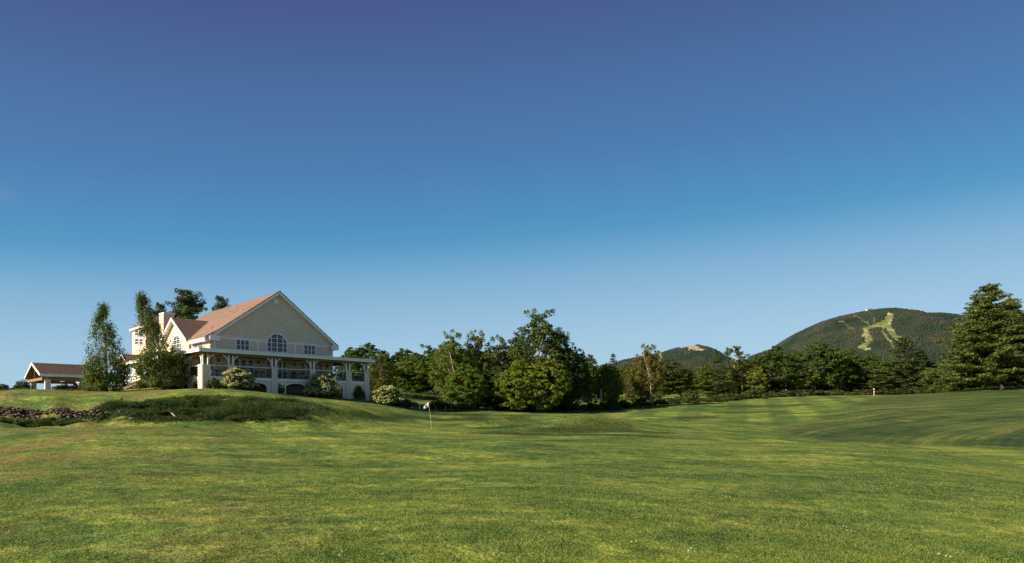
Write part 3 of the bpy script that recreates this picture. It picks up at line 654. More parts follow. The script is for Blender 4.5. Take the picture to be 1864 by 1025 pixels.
# base wall with arches
arches = []
def arch_at(pa, pb, ytop, yspr=None, rise=None):
    a, b_ = su(pa, 0), su(pb, 0); arches.append((a, b_, zz(ytop, (a+b_)/2, 0), rise))
arch_at(440, 486.4, 695.8, rise=.55); arch_at(519.6, 556.6, 698, rise=.5); arch_at(583, 624.5, 699.5, rise=.55); arch_at(645.8, 658.4, 702.5, rise=None)
def cutspan(z, full, ar):
    out = []; c = full[0]
    for (a, b_, zt_, rise) in ar:
        hw = (b_-a)/2; rs = rise or hw; zs = zt_-rs
        if z >= zt_: continue
        w2 = hw if z <= zs else hw*math.sqrt(max(0, 1-((z-zs)/rs)**2)); ac = (a+b_)/2
        out.append((c, ac-w2)); c = ac+w2
    out.append((c, full[1])); return out
def sid_arch(pl, full, ar, z0, z1, parent):
    b = MB(); z = z0; st = .11
    while z < z1-.01:
        zt_ = min(z+st, z1)
        for (a, c) in cutspan(z+st*.5, full, ar):
            if c-a > .01:
                b.add([pl.p(a, z, .035), pl.p(c, z, .035), pl.p(c, zt_, .012), pl.p(a, zt_, .012), pl.p(a, z, -.16), pl.p(c, z, -.16), pl.p(c, zt_, -.16), pl.p(a, zt_, -.16)], [(0,1,2,3),(4,7,6,5),(0,4,5,1),(1,5,6,2),(0,3,7,4)])
        z = zt_
    b.build('base_wall', M['siding_cream'], parent)
    for (a, c, zt_, rise) in ar:
        hw = (c-a)/2; rs = rise or hw; zs = zt_-rs; ac = (a+c)/2; tb = MB(); T = np.linspace(0, math.pi, 17)
        o_ = [(ac+(hw+.07)*math.cos(t), zs+(rs+.07)*math.sin(t)) for t in T]; i_ = [(ac+(hw-.03)*math.cos(t), zs+(rs-.03)*math.sin(t)) for t in T]
        for k in range(16): slab(pl, [o_[k], o_[k+1], i_[k+1], i_[k]], -.17, .06, tb)
        for q in (a-.07, c-.03): slab(pl, rectp(q, q+.1, z0, zs), -.17, .06, tb)
        tb.build('arch_trim', M['soffit'] if rise is None else M['trim'], parent)
sid_arch(vf, (.3, uend-.1), arches, zb-.4, zD-.3, house)
sa, sb = sv(361, 0), sv(351.5, 0); sid_arch(vs, (.3, side_v[2]), [(sa, sb, zz(695.5, 0, (sa+sb)/2), None)], zb, zD-.3, house)
slab(vf, rectp(-.02, uend, zD-.3, zD-.02), .0, .06).build('deck_band', M['trim'], house)
slab(vs, rectp(-.02, vS, zD-.3, zD-.02), .0, .06).build('deck_band', M['trim'], house)
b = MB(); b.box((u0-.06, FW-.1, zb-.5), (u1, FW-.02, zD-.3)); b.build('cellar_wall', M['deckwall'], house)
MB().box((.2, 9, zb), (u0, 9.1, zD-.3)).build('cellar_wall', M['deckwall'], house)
for (a, c) in ((uend-.5, 5.5), (uend-.5, 9.5)): MB().box((a, c, -3.5), (a+.5, c+.5, zP)).build('pier', M['siding_cream'], house); MB().box((a+.18, c+.18, zP), (a+.32, c+.32, ztop-FT)).build('post', M['trim'], house)
# white stair rails at the side entrance
s0, s1 = sv(262, 0), sv(236, 0)
for du in (-.35,):
    b = MB(); g0 = gl(-1, s0)
    for k in range(4): v = s0+(s1-s0)*k/3; b.box((du-.06, v-.06, g0-.4), (du+.06, v+.06, zP-.15))
    for z in (zD+.25, zP-.2): b.box((du-.05, s0, z-.06), (du+.05, s1, z+.06))
    b.bar((-.4, s0, zP-.3), (-3.2, s0-1, g0+.75), .1); b.bar((-.4, s0+3, zP-.3), (-3.2, s0+2, g0+.75), .1)
    b.bar((-.4, s0, zD), (-3.2, s0-1, g0+.0), .14); b.bar((-.4, s0+3, zD), (-3.2, s0+2, g0), .14)
    b.build('stair_railing', M['trim'], house)
b = MB()
for k in range(7): b.box((-.6-k*.36, s0-.6, g0-.5), (-.24-k*.36, s0+2.6, zD-.17*(k+1)))
b.build('steps', M['floor'], house)

# furniture on the veranda: dark tables and chairs
def world(u, v, z): return (O[0]+u*U[0]+v*V_[0], O[1]+u*U[1]+v*V_[1], O[2]+z)
def cyl(b, x, y, z0, z1, r_, n=12): b.tube([(x, y, z0), (x, y, z1)], [r_, r_], n); return b
def tablemesh():
    t = MB(); cyl(t, 0, 0, .7, .74, .45, 16); s = MB(); cyl(s, 0, 0, 0, .7, .035, 8); cyl(s, 0, 0, 0, .03, .25, 12); return t.mesh('tabletop', M['dark']), s.mesh('pedestal', M['dark'])
TM = tablemesh()
se = MB().box((-.24, -.24, .42), (.24, .24, .47)).mesh('seat', M['dark']); bk = MB().box((-.24, .2, .55), (.24, .24, .92)).mesh('backrest', M['dark']); lg = MB().box((-.018, -.018, 0), (.018, .018, .42)).mesh('leg', M['dark'])
names = ['left of the first wide bay', 'by the middle of the wide bay', 'behind the second pier railing', 'beside the glass door', 'in front of the paired windows', 'behind the blossom bush bay', 'at the open right bay']
for k, (px, v) in enumerate(((395, 1.8), (448, 1.9), (476, 1.7), (520, 1.8), (548, 1.9), (592, 1.8), (618, 1.7))):
    u = su(px, v); t = empty('patio_table', world(u, v, zD+.002)); ob('tabletop', TM[0], t); ob('pedestal', TM[1], t); tag(t, f'dark round table on the front veranda {names[k]}', 'table', 'tables on the veranda')
    for s in (-1, 1):
        c = empty('patio_chair', world(u+s*.85, v, zD+.002), house.rotation_euler.z + (-math.pi/2 if s > 0 else math.pi/2)); ob('seat', se, c); ob('backrest', bk, c)
        for lx in (-.2, .2):
            for ly in (-.2, .2): ob('leg', lg, c, (lx, ly, 0))
        tag(c, f'dark chair at the {"right" if s > 0 else "left"} side of the table {names[k]}', 'chair', 'chairs on the veranda')

# ---------------------------------------------------------------- carport on the left
O2 = P(77, 714.6, 92.0); O2[2] = O2[2]
cp = empty('carport', O2, math.atan2(U[1], U[0])); tag(cp, 'open gabled carport with brown shingle roof on white piers', 'carport')
z2 = lambda py, u=0, v=0: zz(py, u, v, O2)
wv = sv(45.3, -.3, O2); Lu = su(176, 0, O2); ze2 = z2(681); vm = wv/2; zr2 = zz(660.6, 0, vm, O2)
for s, ve in ((0, 0.0), (1, wv)):
    roof_slope(ve, ze2, vm, zr2, 0, 0, cp, 'shingle_dark', axis='u', name='roof', cut=lambda t: (-.3, Lu))
    MB().prism([(-.3, ve, ze2-.25), (-.3, vm, zr2-.25), (-.3, vm, zr2-.01), (-.3, ve, ze2-.01)], (Lu+.3, 0, 0)).build('roof_deck', M['soffit'], cp)
    MB().prism([(-.38, ve, ze2-.3), (-.38, vm, zr2-.33), (-.38, vm, zr2+.06), (-.38, ve, ze2+.08)], (.077, 0, 0)).build('rake_board', M['trim'], cp)
    q = -.08 if s == 0 else .003; MB().box((-.3, ve+q, ze2-.38), (Lu, ve+q+.077, ze2+.06)).build('fascia', M['trim'], cp)
for v in (.35, wv-.6): MB().box((0, v, ze2-1.05), (Lu-.2, v+.2, ze2-.4)).build('beam', M['soffit'], cp)
for uu in (.0, Lu*.5): MB().box((uu+.003, .56, ze2-.95), (uu+.2, wv-.61, ze2-.5)).build('beam', M['soffit'], cp)
b = MB(); b.bar((.1, .5, ze2-.3), (.1, vm, zr2-.5), .16); b.bar((.1, wv-.5, ze2-.3), (.1, vm, zr2-.5), .16); b.box((.03, vm-.09, ze2-.6), (.17, vm+.09, zr2-.5)); b.build('truss', M['soffit'], cp)
for (px, side) in ((82, 0), (57, 1), (160, 0), (144, 1)):
    v = .1 if side == 0 else wv-.95; u = su(px, v, O2); g = gl(u, v, O2); zp = z2(691.5)
    pr = MB().box((u, v, g-.4), (u+.75, v+.8, zp)).build('pier', M['trim'], cp); siding(Plane('f', v), lambda z: [(u+.06, u+.69)], g-.2, zp-.05, pr)
    MB().box((u-.05, v-.06, zp), (u+.8, v+.86, zp+.07)).build('cap', M['trim'], pr)
    MB().box((u+.2, v+.25, zp+.07), (u+.45, v+.5, ze2-.4)).build('post', M['trim'], cp)
# little white kiosk seen under its far end
O3 = P(145, 711, 112.0); O3[2] = G(O3[0], O3[1]); ki = empty('white_shed', O3, math.atan2(U[1], U[0])); tag(ki, 'small white gabled shed seen under the far end of the carport', 'shed')
MB().box((0, 0, -.5), (2.2, 2.4, 1.8)).build('wall', M['white'], ki); MB().prism([(-.2, -.15, 1.8), (2.4, -.15, 1.8), (1.1, -.15, 2.5)], (0, 2.7, 0)).build('roof', M['white'], ki)
MB().box((.7, -.05, -.3), (1.4, -.002, 1.3)).build('door', M['red'], ki)

# ---------------------------------------------------------------- stone wall
def stonemesh(seed):
    r = np.random.default_rng(seed); s = MB(); n = 6; pts = []
    for z, k in ((-.5, .7), (-.25, 1), (.25, 1), (.5, .66)):
        for j in range(n):
            t = 2*math.pi*j/n + r.uniform(-.25, .25); q = k*r.uniform(.8, 1.1)*.5; pts.append((q*math.cos(t), q*math.sin(t), z*r.uniform(.85, 1.1)))
    fs = [tuple(range(n))[::-1], tuple(range(3*n, 4*n))]
    for l in range(3):
        for j in range(n): fs.append((l*n+j, l*n+(j+1) % n, (l+1)*n+(j+1) % n, (l+1)*n+j))
    s.add(pts, fs); return s.mesh('stone', M['stone'])
SM = [stonemesh(i) for i in range(8)]
sw = empty('stone_wall', onground(110, 44.6)); tag(sw, 'low dry stone retaining wall of loose tan rocks at the foot of the left lawn', 'stone wall')
bx, by, bz = sw.location
r = np.random.default_rng(5); nst = 0
for rowk in range(6):
    px = -14.0
    while px < 236:
        wst = r.uniform(.16, .5)*(1.15 - .07*rowk); Y = 45.2 + rowk*.07 + r.normal()*.08
        wp = wst*F/Y; c = (px+wp/2); x = (c-CX)/F*Y
        top = np.interp(c, [0, 60, 150, 205, 236], [6, 5.6, 4.8, 4.2, 2.2])
        if rowk < top and r.random() > (.1 if c < 150 else .3):
            h = r.uniform(.09, .19); zg = G(x, 44.6); o = ob('stone', SM[r.integers(8)], sw)
            o.location = (x-bx, Y-by, zg-bz + .08 + rowk*.19 + r.normal()*.03); o.scale = (wst*.97, r.uniform(.25, .45), h)
            o.rotation_euler = (r.normal()*.12, r.normal()*.14, r.uniform(-.3, .3)); nst += 1
        px += wp*r.uniform(.95, 1.12)
# dark earth behind the stones
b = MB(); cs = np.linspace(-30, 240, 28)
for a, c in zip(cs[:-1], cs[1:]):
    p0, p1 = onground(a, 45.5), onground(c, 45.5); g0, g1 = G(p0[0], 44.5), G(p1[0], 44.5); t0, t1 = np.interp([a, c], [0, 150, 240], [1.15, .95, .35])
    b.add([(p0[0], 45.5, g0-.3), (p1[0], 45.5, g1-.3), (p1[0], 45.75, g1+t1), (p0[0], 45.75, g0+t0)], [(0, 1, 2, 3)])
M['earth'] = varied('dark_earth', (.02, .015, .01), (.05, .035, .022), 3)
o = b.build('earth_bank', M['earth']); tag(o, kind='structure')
# loose rocks and a fallen log at the foot of the bank
for k, (px, py, Y, s, lb) in enumerate(((240, 764, 44.4, .5, 'flat tan rock at the right end of the stone wall'), (268, 764, 44.4, .34, 'small tan rock beyond the end of the stone wall'), (330, 767, 44.2, .4, 'pale rock lying below the dark shrubs on the bank'), (345, 768, 44.1, .33, 'small pale rock right of the log below the shrubs'))):
    p = onground(px, Y); o = ob('rock', SM[k].copy()); o.location = p + np.array([0, 0, .06]); o.scale = (s, s*.7, s*.35); o.rotation_euler = (0, .1, k); tag(o, lb, 'rock', 'loose rocks at the foot of the bank')
b = MB(); p0, p1 = onground(308, 44.9), onground(322, 44.3); p0[2] += .35; p1[2] += .08; b.tube([p0, (p0+p1)/2+np.array([0, 0, .05]), p1], [.05, .07, .06], 7); tag(b.build('log', M['birchbark']), 'pale fallen log lying on the slope under the dark shrubs', 'log')

# ---------------------------------------------------------------- rough grass on the bank, weeds by the wall
def blades(name, XY, h, wd, m, lean=.3, seed=1, label=None):
    r = np.random.default_rng(seed); n = len(XY); z = ground(XY[:, 0], XY[:, 1]); a = r.uniform(0, 6.28, n); hh = h*r.uniform(.5, 1.3, n); ln = r.normal(size=(n, 2))*lean
    base = np.c_[XY, z-.01]; dx = np.c_[np.cos(a), np.sin(a), np.zeros(n)]*wd*.5
    tip = base + np.c_[ln*hh[:, None], hh]
    V = np.stack([base-dx, base+dx, tip], 1).reshape(-1, 3); me = npmesh(name, V, np.arange(3*n).reshape(-1, 3), m)
    return tag(ob(name, me), label, kind='stuff')
def region(poly, n, seed):
    """random ground points whose plan position lies in a polygon of (column, distance)"""
    r = np.random.default_rng(seed); poly = np.array(poly, float); lo, hi = poly.min(0), poly.max(0); out = []
    while len(out) < n:
        q = r.uniform(lo, hi, (n*2, 2)); ins = np.zeros(len(q), bool); j = len(poly)-1
        for i in range(len(poly)):
            c = ((poly[i, 1] > q[:, 1]) != (poly[j, 1] > q[:, 1])) & (q[:, 0] < (poly[j, 0]-poly[i, 0])*(q[:, 1]-poly[i, 1])/(poly[j, 1]-poly[i, 1]+1e-9)+poly[i, 0]); ins ^= c; j = i
        out += list(q[ins])
    q = np.array(out[:n]); return np.c_[(q[:, 0]-CX)/F*q[:, 1], q[:, 1]]
q_ = region([(165, 45.6), (250, 44.3), (300, 44.2), (530, 44.3), (598, 46.6), (588, 47.8), (540, 48.2), (370, 48.4), (290, 48.0), (180, 46.8)], 90000, 3)
q_ = q_ + rng.normal(size=q_.shape)*np.array([.5, .3]); nz_ = vnoise(q_[:, 0], q_[:, 1]*2, 1.6, 41) + .6*vnoise(q_[:, 0], q_[:, 1]*2, .6, 42)
blades('bank_grass', q_[nz_ > -.85], .17, .034, M['bladerough'], .6, 3)
blades('scrub', q_[(nz_ > .25)][:16000], .38, .06, M['shade_scrub'], .8, 33)
blades('weeds', region([(-20, 43.9), (150, 43.9), (140, 44.7), (-20, 44.7)], 12000, 4), .28, .05, M['bladerough'], .5, 4)
blades('meadow_grass', region([(690, 100), (830, 96), (835, 116), (700, 120)], 20000, 5), .5, .08, M['bladerough'], .4, 5)
def hit(px, py):
    Ys = np.geomspace(6, 150, 260); X = (px-CX)/F*Ys; rw = HY-(ground(X, Ys)-EYE)*F/Ys
    k = np.argmax(rw <= py); return Ys[k]
def strokes(name, lines, per_m, spread, h, wd, m, seed):
    r = np.random.default_rng(seed); out = []
    for ln in lines:
        pts = [np.array([(px-CX)/F*hit(px, py), hit(px, py)]) for px, py in ln]
        for a, b_ in zip(pts[:-1], pts[1:]):
            n = max(3, int(np.hypot(*(b_-a))*per_m)); t = r.random((n, 1)); out.append(a+(b_-a)*t + r.normal(size=(n, 2))*np.array([spread*1.4, spread]))
    blades(name, np.concatenate(out), h, wd, m, .5, seed)
M['dry_lit_blade'] = leafmat('dry_lit_grass_blades', (.2, .19, .05), (.3, .25, .09), .2, .8)
strokes('rough_shade', [[(1000, 784), (1040, 778), (1090, 777), (1140, 781), (1175, 787)], [(985, 787), (1060, 785), (1150, 786), (1200, 789)], [(885, 781), (930, 777), (965, 774)], [(665, 763), (720, 760), (770, 761)], [(780, 765), (880, 763), (940, 764)],
    [(640, 750), (660, 758), (600, 772)], [(780, 752), (860, 756), (930, 757)], [(880, 789), (1000, 792), (1200, 796)], [(1290, 742), (1400, 740), (1470, 737)], [(1300, 752), (1420, 750)], [(1240, 762), (1300, 760)]], 1050, .6, .08, .035, M['shade_scrub'], 21)  # dark rough blades painting in shaded mound fronts, hollows and long shadow bands
strokes('dry_lit_grass', [[(560, 779), (700, 781), (850, 781)], [(880, 775), (930, 768), (985, 765)], [(1000, 768), (1050, 765), (1110, 768), (1140, 772)], [(560, 729), (640, 738), (700, 744)],
    [(1640, 767), (1660, 768)], [(1080, 744), (1200, 740), (1320, 727), (1440, 721)], [(60, 719), (180, 714), (300, 713)]], 420, .3, .05, .03, M['dry_lit_blade'], 22)  # dry blades on the crests, also painting in their lit edges
# short blades of the mown lawn close to the camera
def near_blades(n, y0, y1, h, wd, seed):
    r = np.random.default_rng(seed); Y = (r.uniform(0, 1, n)); Y = 1/(1/y0 + (1/y1-1/y0)*Y); s = r.uniform(-1.02, 1.02, n)*.94
    return np.c_[Y*s, Y]
XY = near_blades(420000, 5.2, 30, .03, .01, 8)
dens = vnoise(XY[:, 0], XY[:, 1], .35, 11) + vnoise(XY[:, 0], XY[:, 1], 1.7, 12)*.8 + rng.normal(size=len(XY))*.5
XY = XY[dens > -.35]; dist = XY[:, 1]
r = np.random.default_rng(9); n = len(XY); z = ground(XY[:, 0], XY[:, 1]); a = r.uniform(0, 6.28, n); hh = r.uniform(.008, .03, n); wdv = .005+.001*dist
base = np.c_[XY, z-.004]; dx = np.c_[np.cos(a), np.sin(a), np.zeros(n)]*(wdv*.5)[:, None]; tip = base + np.c_[r.normal(size=(n, 2))*.02, hh]
me = npmesh('grass', np.stack([base-dx, base+dx, tip], 1).reshape(-1, 3), np.arange(3*n).reshape(-1, 3), M['blade']); tag(ob('grass', me), kind='stuff')
# clover heads and fallen leaves scattered in the lawn
spots = [(258, 890), (300, 898), (327, 907), (345, 843), (356, 846), (395, 852), (402, 856), (700, 903), (710, 895), (892, 910), (1030, 957), (1320, 898), (620, 1022), (704, 1022), (590, 944), (500, 942), (1255, 1007), (1270, 1010), (985, 870), (1330, 955), (1540, 953), (810, 862), (1710, 1000), (1150, 995), (200, 975), (130, 915)]
b = MB()
for px, py in spots:
    for k in range(random.randint(1, 3)):
        Y = 1.69*F/(py-HY); x = (px+random.uniform(-7, 7)-CX)/F*Y; Y += random.uniform(-.15, .15); z = G(x, Y)+.02; s = random.uniform(.005, .01)
        b.add([(x-s*1.6, Y, z), (x, Y-s, z+.012), (x+s*1.6, Y, z+.018), (x, Y+s, z+.02)], [(0, 1, 2, 3)])
tag(b.build('clover', M['clover']), kind='stuff')

# ---------------------------------------------------------------- shrubs by the house
plant('flowering_bush', 'hydrangea0', 433, 56.5, 669, 58, 'cream flowering bush in front of the first wide veranda bay', 'bush', 'cream flowering bushes', (.9, .95, .9))
plant('flowering_bush', 'hydrangea1', 588, 65, 678, 62, 'cream flowering bush before the fourth veranda pier', 'bush', 'cream flowering bushes', (.9, .95, .9))
plant('flowering_bush', 'hydrangea2', 706, 68, 700, 56, 'cream flowering bush standing clear of the veranda on its right', 'bush', 'cream flowering bushes', (.85, .95, .8))
plant('flowering_bush', 'hydrangea0', 312, 59, 672, 58, 'pale flowering bush low between the birch and the corner pier', 'bush', 'cream flowering bushes', (.8, .8, .75), rz=2)
plant('shrub', 'bush0', 391, 55.5, 680, 34, 'dark rounded shrub at the foot of the corner pier', 'shrub', None, (.9, .95, .9))
plant('shrub', 'bush1', 512, 63, 690, 20, 'small reddish brown shrub beside the third veranda pier', 'shrub', None, (2.2, 1.1, 1))
plant('shrub', 'bush2', 652, 70, 700, 26, 'slim green shrub in front of the small round arch', 'shrub', None, (1.1, 1.2, .9), zb=0)
plant('shrub', 'bush0', 735, 70, 716, 50, 'low green shrub trailing right of the last flowering bush', 'shrub', None, (1, 1.05, .9))
plant('shrub', 'bush1', 8, 96, 692, 34, 'dark shrub at the left edge of the photograph', 'shrub', None, (.7, .8, .9))
plant('shrub', 'bush2', 40, 100, 688, 34, 'dark green shrub just left of the carport', 'shrub', None, (.65, .85, .8))
plant('shrub', 'bush0', 42, 84, 702, 36, 'pale grassy shrub before the left carport pier', 'shrub', None, (1.7, 1.8, 1))
plant('shrub', 'bush1', 14, 88, 706, 30, 'low yellow brown shrub at the far left of the upper lawn', 'shrub', None, (2.2, 1.7, 1))
plant('shrub', 'bush2', 112, 95, 696, 30, 'left one of the reddish shrubs under the carport roof', 'shrub', None, (1.6, 1.0, .8))
plant('shrub', 'bush0', 134, 96, 692, 34, 'taller reddish shrub under the middle of the carport', 'shrub', None, (2.2, .95, .9))
plant('shrub', 'bush1', 152, 93, 699, 26, 'small dark red shrub in front of the white shed', 'shrub', None, (2.4, .7, .9))
plant('shrub', 'bush2', 122, 90, 706, 30, 'low green shrub in front of the reddish ones', 'shrub', None, (1.3, 1.4, .8))
for k, (px, Y, top, wp, lb) in enumerate(((392, 44.5, 757, 30, 'small dark scrub clump right of the bank gap'), (430, 44.6, 756, 40, 'low scrub clump at the foot of the bank'), (475, 44.7, 758, 34, 'third scrub clump at the foot of the bank'), (520, 45, 757, 44, 'last scrub clump at the right foot of the bank'))):
    plant('scrub_clump', f'bush{k%3}', px, Y, top, wp, lb, 'scrub', 'scrub at the foot of the bank', (.9, .95, .8))
for k, (px, Y, top, wp, lb) in enumerate(((250, 46.6, 727, 36, 'leftmost dark shrub on the bank above the wall end'), (288, 46.8, 725, 44, 'broad dark shrub in the middle of the bank shrubs'), (318, 46.6, 728, 40, 'dark shrub over the fallen log on the bank'), (347, 46.4, 721, 34, 'tallest dark shrub at the right end of the bank'), (300, 45.4, 741, 60, 'low spreading juniper on the face of the bank'), (340, 45.2, 742, 44, 'low juniper beside the gap in the bank'), (262, 45.1, 745, 40, 'low juniper next to the end of the stone wall'))):
    plant('shrub', f'bush{k%3}', px, Y, top, wp, lb, 'shrub', 'dark shrubs on the bank', (.8, 1.0, .9))
for k, (px, lb) in enumerate(((10, 'first leafy weed clump below the left end of the stone wall'), (45, 'second leafy weed clump along the stone wall foot'), (85, 'third leafy weed clump along the stone wall foot'), (118, 'leafy weed clump under the middle of the stone wall'))):
    plant('weed_clump', f'bush{k%3}', px, 44.3, 757, 40, lb, 'weeds', 'weeds below the stone wall', (1.0, 1.25, .9))

# weeping birches in front of the left wing
def weeping(key, seed, H, W, pts):
    """pts: outline half widths by height; drooping strands of small leaves hang from arching limbs"""
    r = np.random.default_rng(seed); Vs = []; limbs = []
    for k in range(190):
        z = r.uniform(.03, 1.0)**.95; hw = np.interp(z, pts[0], pts[1])*W/2; cx_ = np.interp(z, pts[0], pts[2]); a = r.uniform(0, 6.28); q = hw*r.uniform(.2, 1.12)**.7
        c = np.array([cx_+math.cos(a)*q, math.sin(a)*q, H*z]); L_ = r.uniform(.5, 1.3)*(1 if z > .3 else .6)
        n = int(110*r.uniform(.4, 1.3)*(1.5 if z < .42 else .72)); t = r.uniform(0, 1, (n, 1)); w_ = (.1+.24*(1-t))*(1 if z > .42 else 1.8)
        cc = c + np.array([0, 0, -L_])*t + np.clip(r.normal(size=(n, 3)), -1.5, 1.5)*w_*np.array([1, 1, .5]); cc[:, 2] = np.maximum(cc[:, 2], .15)
        d = cc - np.array([cx_, 0, 0]); d[:, 2] = .3; Vs.append(cards(cc, d/np.linalg.norm(d, axis=1, keepdims=True)*.6+r.normal(size=(n, 3))*.7, .085 if z > .4 else .11, .6, r=r, droop=1))
        if k % 5 == 0: limbs.append((max(H*.1, (z-.12)*H), c))
    b = MB(); zs = np.linspace(0, .97, 9); b.tube([(np.interp(z, pts[0], pts[2]), 0, H*z-.2) for z in zs], list(.2*(1-zs*.88)), 8)
    for z, tip in limbs:
        a0 = np.array([np.interp(z/H, pts[0], pts[2]), 0, z]); b.tube([a0, (a0+tip)/2+np.array([0, 0, .3]), tip], [.05, .03, .01], 5)
    PROTO[key] = dict(crown=cardmesh('crown', Vs, M['birch']), trunk=b.mesh('trunk', M['birchbark']), H=H, W=W)
weeping('weep0', 61, 9.4, 4.6, ([0, .1, .25, .45, .6, .75, .87, 1], [.8, .95, 1.0, .85, .75, .55, .3, .1], [0, 0, 0, -.1, -.2, -.5, -.5, -.3]))
weeping('weep1', 62, 10.4, 5.4, ([0, .1, .25, .42, .5, .6, .7, .87, 1], [.9, .98, .98, .85, .55, .45, .42, .28, .06], [0, 0, 0, -.5, -.9, -1.3, -1.8, -2.4, -2.8]))
plant('weeping_birch', 'weep0', 194, 61, 551, 64, 'weeping birch standing between the carport and the clubhouse', 'birch tree', None, (.85, .95, .8), rz=0)
plant('weeping_birch', 'weep1', 298, 58.5, 530, 80, 'weeping birch hiding the tower and the side veranda', 'birch tree', None, (.85, .9, .75), rz=0)

# ---------------------------------------------------------------- trees
D, LT, OL, BR, YG = (.75, .85, .75), (1.25, 1.3, .95), (1.15, 1.05, .85), (1.35, .95, .75), (1.75, 1.65, 1.0)
TREES = [
 ('pine_tree', 'wpine', 340, 112, 529, 78, 'large dark pine rising behind the clubhouse roof valley', D), ('pine_tree', 'wpine', 293, 110, 555, 36, 'small dark pine top showing left of the chimney', D), ('pine_tree', 'wpine', 403, 118, 541, 40, 'dark pine top peeping over the clubhouse ridge', D),
 ('maple_tree', 'maple0', 668, 112, 627, 92, 'dark rounded maple behind the right end of the veranda', D), ('maple_tree', 'maple1', 640, 125, 634, 60, 'dark maple seen through the veranda bays', D),
 ('birch_tree', 'birch0', 694, 94, 642, 62, 'olive loose tree just right of the veranda end', OL), ('maple_tree', 'maple2', 737, 118, 637, 86, 'dark maple in the back row left of the flag', D),
 ('maple_tree', 'maple1', 762, 108, 646, 110, 'broad maple with bright lower boughs over the meadow strip', LT), ('birch_tree', 'birch1', 782, 122, 629, 70, 'thin topped dark tree behind the broad maple', D), ('maple_tree', 'maple0', 812, 116, 628, 80, 'dark maple behind the leaning birch', D),
 ('birch_tree', 'birch2', 822, 83, 606, 76, 'leaning birch with a pale trunk at the left of the copse', LT), ('birch_tree', 'birch0', 866, 85, 603, 74, 'tall feathery birch second in the copse', OL), ('maple_tree', 'maple2', 848, 80, 664, 80, 'low bushy maple under the leaning birch', LT),
 ('spruce_tree', 'spruce0', 889, 112, 624, 26, 'small dark spruce tip between the copse birches', D), ('birch_tree', 'birch1', 912, 89, 615, 78, 'olive birch left of the tallest tree', OL), ('maple_tree', 'maple0', 905, 83, 668, 84, 'low dark maple under the copse birches', D),
 ('poplar_tree', 'birch2', 980, 85, 566, 122, 'tallest tree of the copse with an airy crown', D), ('birch_tree', 'birch0', 1018, 88, 598, 82, 'dark shoulder tree right of the tallest tree', D), ('birch_tree', 'birch1', 950, 87, 610, 74, 'olive shoulder tree left of the tallest tree', OL), ('maple_tree', 'maple1', 945, 80, 658, 92, 'bright yellow green maple at the left foot of the tallest tree', YG),
 ('maple_tree', 'maple2', 992, 80, 652, 88, 'bright low maple under the tallest tree', YG), ('maple_tree', 'maple0', 1042, 86, 634, 84, 'dark maple at the right side of the copse', D), ('maple_tree', 'maple1', 1075, 98, 648, 64, 'dark maple behind the right end of the copse', D), ('spruce_tree', 'spruce1', 1062, 128, 640, 20, 'thin spruce tip above the copse right side', D),
 ('maple_tree', 'maple2', 1108, 92, 664, 56, 'yellow green tree with a pale split trunk', LT), ('spruce_tree', 'spruce0', 1116, 106, 645, 34, 'dark spruce behind the tree with the pale trunk', D), ('birch_tree', 'birch2', 1147, 112, 660, 46, 'olive slim birch left of the brownish birch', OL), ('birch_tree', 'birch1', 1181, 95, 628, 66, 'brownish birch with a white trunk before the small hill', BR),
 ('pine_tree', 'pine0', 1216, 126, 655, 74, 'layered pine below the rocky patch of the small hill', OL), ('birch_tree', 'birch0', 1251, 128, 668, 54, 'brown leaved tree under the rocky hilltop', BR), ('pine_tree', 'pine1', 1284, 122, 664, 50, 'fresh green pine right of the brown leaved tree', LT), ('spruce_tree', 'spruce1', 1308, 128, 650, 46, 'dark spruce left of the bare trunk poplar', D),
 ('birch_tree', 'birch2', 1350, 134, 646, 60, 'olive birch below the poplar tufts', OL), ('birch_tree', 'birch0', 1372, 132, 664, 54, 'bright birch beside the first dark maple', YG), ('maple_tree', 'maple1', 1410, 138, 631, 96, 'first dark maple under the mountain left slope', D),
 ('maple_tree', 'maple0', 1488, 144, 626, 106, 'largest dark maple left of the ski slope', D), ('maple_tree', 'maple2', 1455, 138, 664, 62, 'bright low maple between the two dark maples', YG), ('maple_tree', 'maple2', 1543, 148, 638, 80, 'dark green maple below the ski runs', D), ('maple_tree', 'maple1', 1588, 150, 644, 72, 'maple behind the striped stake', D),
 ('spruce_tree', 'spruce0', 1645, 150, 615, 82, 'tall dark spruce in front of the ski slope', D), ('spruce_tree', 'spruce1', 1673, 156, 638, 70, 'second dark spruce right of the tallest spruce', D), ('pine_tree', 'pine0', 1608, 140, 668, 60, 'low layered pine left of the dark spruces', LT), ('maple_tree', 'maple0', 1722, 142, 663, 78, 'low bushy green tree right of the spruces', LT), ('maple_tree', 'maple1', 1757, 138, 668, 70, 'low green tree under the boughs of the big pine', OL), ('maple_tree', 'maple2', 1695, 158, 660, 60, 'dark tree in the gap behind the spruces', D),
]
for (nm, key, px, Y, top, wp, lb, ti) in TREES:
    plant(nm, key, px, Y, top, wp, lb, nm.replace('_', ' '), {'m': 'maples of the tree line', 'b': 'birches of the tree line', 's': 'spruces of the tree line', 'p': 'pines of the tree line'}[nm[0]], tuple(np.array(ti)*np.random.uniform(.93, 1.07, 3)))
